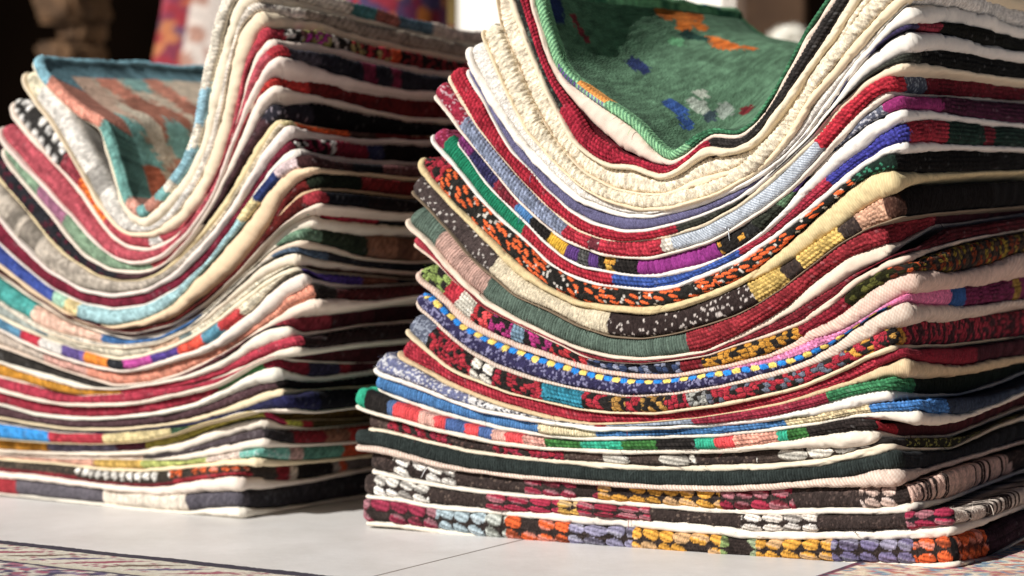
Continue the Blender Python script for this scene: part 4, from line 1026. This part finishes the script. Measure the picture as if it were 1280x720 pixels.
def pillow(label, cx, cy, w, h, t, lean, roty, painter):
    n = 90
    i, j = np.meshgrid(np.linspace(-1, 1, n), np.linspace(-1, 1, n), indexing='xy'); i, j = i.ravel(), j.ravel()
    prof = np.clip((1 - i ** 4) * (1 - j ** 4), 0, 1) ** .55
    pin = 1 - .06 * (1 - np.abs(i)) * np.abs(j) ** 3
    X = i * w / 2 * (1 - .05 * (1 - j ** 2)); Zz = j * h / 2 * (1 - .05 * (1 - i ** 2))
    wr = .006 * (vnoise(i * 4, j * 4, 2) - .5)
    Vf = np.stack([X, -prof * t / 2 + wr * prof, Zz], 1); Vb = np.stack([X, prof * t / 2 + .0005, Zz], 1)
    q = (np.arange(n - 1)[:, None] * n + np.arange(n - 1)[None]).ravel()
    qf = np.stack([q, q + 1, q + n + 1, q + n], 1); qb = qf[:, ::-1] + n * n
    rgb = np.concatenate([painter(i * w / 2, j * h / 2, w, h), np.repeat(srgb('#d8ccb8')[None], n * n, 0)])
    o = link_mesh('cushion', np.concatenate([Vf, Vb]), np.concatenate([qf, qb]), np.zeros((0, 3), int), rgb,
                  np.concatenate([np.stack([i, j], 1)] * 2) * .3, WOOL)
    o.rotation_euler = (lean, roty, .25); o.location = (cx, cy, h / 2 * abs(math.cos(roty)) * math.cos(lean) + w / 2 * abs(math.sin(roty)))
    return tag(o, label, 'cushion')

def cush_paint(x, y, w, h):
    e = np.minimum(w / 2 - np.abs(x), h / 2 - np.abs(y))
    wv, idx = worley(x * 55, y * 55, 3)
    field = np.where((idx > .72)[:, None], srgb('#b08878')[None], srgb('#d2c6bc')[None])
    pal = np.array([srgb(q) for q in ['#8a3038', '#a0523c', '#5a4258', '#964450', '#a86a48', '#743444']])
    w2, id2 = worley(x * 80, y * 80, 8)
    return np.where((e < .03)[:, None], pal[np.floor(id2 * 5.99).astype(int)], field)
pc_ = at(316, 40, 2.75)
pillow('patterned cushion with pinkish white field and red and orange border behind the left stack', pc_[0] + .022, 2.78, .36, .484, .11, -.16, .24, cush_paint)

def rolled_rug():
    xl, xr = at(424, 0, 2.62)[0], at(560, 0, 2.62)[0]
    R = (xr - xl) / 2; H = .62
    nt_, nz_ = 120, 160
    a, z = np.meshgrid(np.linspace(0, 2 * math.pi, nt_, endpoint=False), np.linspace(0, 1, nz_), indexing='xy'); a, z = a.ravel(), z.ravel()
    rr = R * (1 + .03 * np.sin(a) + .02 * (vnoise(a * 3, z * 8, 1) - .5))
    V = np.stack([np.cos(a) * rr, np.sin(a) * rr, z * H], 1)
    m = np.arange(nt_); m1 = (m + 1) % nt_
    quads = np.concatenate([np.stack([k * nt_ + m, k * nt_ + m1, (k + 1) * nt_ + m1, (k + 1) * nt_ + m], 1) for k in range(nz_ - 1)])
    V = np.concatenate([V, [[0, 0, H]]]); tris = np.stack([np.full(nt_, len(V) - 1), (nz_ - 1) * nt_ + m, (nz_ - 1) * nt_ + m1], 1)
    x = a * R; y = z * H
    w2, id2 = worley(x * 65, y * 65, 18)
    pal = np.array([srgb(q) for q in ['#54243c', '#6e2238', '#463a58', '#a05c2c', '#602a48', '#802a36', '#443450']])
    rgb = np.concatenate([pal[np.floor(id2 * 6.99).astype(int)], [srgb('#6a2848')]])
    o = link_mesh('rolled_rug', V, quads, tris, rgb, np.concatenate([np.stack([x, y], 1), [[0, 0]]]), WOOL)
    o.location = ((xl + xr) / 2, 2.62, 0)
    tag(o, 'rolled up crimson and purple rug with orange flecks standing upright behind the left stack', 'rug')
rolled_rug()

def fleece():
    rng = np.random.default_rng(4)
    n = 1600
    c = at(986, 64, 2.6)
    rx, ry, rz = .026, .026, .026
    u = rng.normal(0, 1, (n, 3)); u /= np.linalg.norm(u, axis=1)[:, None]
    # knitted core
    import bmesh
    bm = bmesh.new(); bmesh.ops.create_uvsphere(bm, u_segments=48, v_segments=32, radius=1)
    for v in bm.verts:
        nn = float(vnoise(np.array([v.co.x * 5 + 3]), np.array([v.co.z * 5 + v.co.y * 4]), 6)[0])
        zz = max(v.co.z, -1)
        v.co = (v.co.x * rx * (.85 + .3 * nn), v.co.y * ry * (.85 + .3 * nn), v.co.z * rz * (.85 + .3 * nn))
    me0 = [tuple(v.co) for v in bm.verts]; faces = [[v.index for v in f.verts] for f in bm.faces]; bm.free()
    V = np.array(me0); quads = np.array([f for f in faces if len(f) == 4]); tris = [f for f in faces if len(f) == 3]
    B = u * np.array([rx, ry, rz]) * .9
    dr = u + rng.normal(0, .5, (n, 3)); dr /= np.linalg.norm(dr, axis=1)[:, None]
    sd = np.cross(dr, rng.normal(0, 1, (n, 3))); sd /= np.linalg.norm(sd, axis=1)[:, None]
    b0 = len(V); k = np.arange(n)
    V = np.concatenate([V, B + sd * .0012, B - sd * .0012, B + dr * rng.uniform(.005, .012, (n, 1))])
    tris = np.concatenate([np.array(tris), np.stack([b0 + k, b0 + n + k, b0 + 2 * n + k], 1)])
    rgb = np.repeat(srgb('#e4e0d4')[None], len(V), 0)
    top = c[2]
    # a shaggy wool hank on a wooden stool post
    root = thing('wool_hank', (c[0], c[1], top - .03), 'shaggy off-white wool bundle on a dark stand behind the green cover', 'wool')
    o = link_mesh('fleece', V + np.array([0, 0, .03]), quads, tris, rgb, np.zeros((len(V), 2)), COTTON, root)
    st = bevel_box('wooden_stand', (.05, .05, top - .024), bpy.data.materials['brown_wood'], loc=(c[0], c[1], 0), bev=.006)
    tag(st, 'dark brown wooden stand carrying the white wool bundle behind the right stack', 'stand')
fleece()

# ---------------------------------------------------------------- light
SUN_AZ = math.radians(SUN_AZ_DEG); SUN_EL = math.radians(SUN_EL_DEG)
to_sun = np.array([-math.sin(SUN_AZ) * math.cos(SUN_EL), -math.cos(SUN_AZ) * math.cos(SUN_EL), math.sin(SUN_EL)])
from mathutils import Vector
sd = bpy.data.lights.new('sun', 'SUN'); sd.energy = 5.0; sd.angle = math.radians(.5); sd.color = (1, .97, .925)
so = bpy.data.objects.new('sun', sd); COL.objects.link(so)
so.rotation_euler = Vector(to_sun).to_track_quat('Z', 'Y').to_euler(); so.location = (-2, -3, 4)
world = bpy.data.worlds.new('World'); scene.world = world; world.use_nodes = True
wn = world.node_tree; bg = wn.nodes['Background']
sky = wn.nodes.new('ShaderNodeTexSky'); sky.sky_type = 'NISHITA'; sky.sun_disc = False
sky.sun_elevation = SUN_EL; sky.sun_rotation = math.atan2(to_sun[0], to_sun[1])
sky.air_density = .12; sky.dust_density = .5; sky.ozone_density = 0.0
wn.links.new(sky.outputs[0], bg.inputs[0]); bg.inputs[1].default_value = .05

# ---------------------------------------------------------------- camera
cd = bpy.data.cameras.new('camera'); cam = bpy.data.objects.new('camera', cd); COL.objects.link(cam)
cam.location = (0, 0, CAM_H); cam.rotation_euler = (math.pi / 2 - PITCH, 0, 0)
cd.sensor_width = 36; cd.lens = F / 1280 * 36; cd.clip_start = .05; cd.clip_end = 100
cd.dof.use_dof = True; cd.dof.focus_distance = 1.66; cd.dof.aperture_fstop = 4.8
scene.camera = cam
vs_ = scene.view_settings
vs_.view_transform = 'Standard'; vs_.look = 'None'; vs_.exposure = EXPO; vs_.gamma = 1
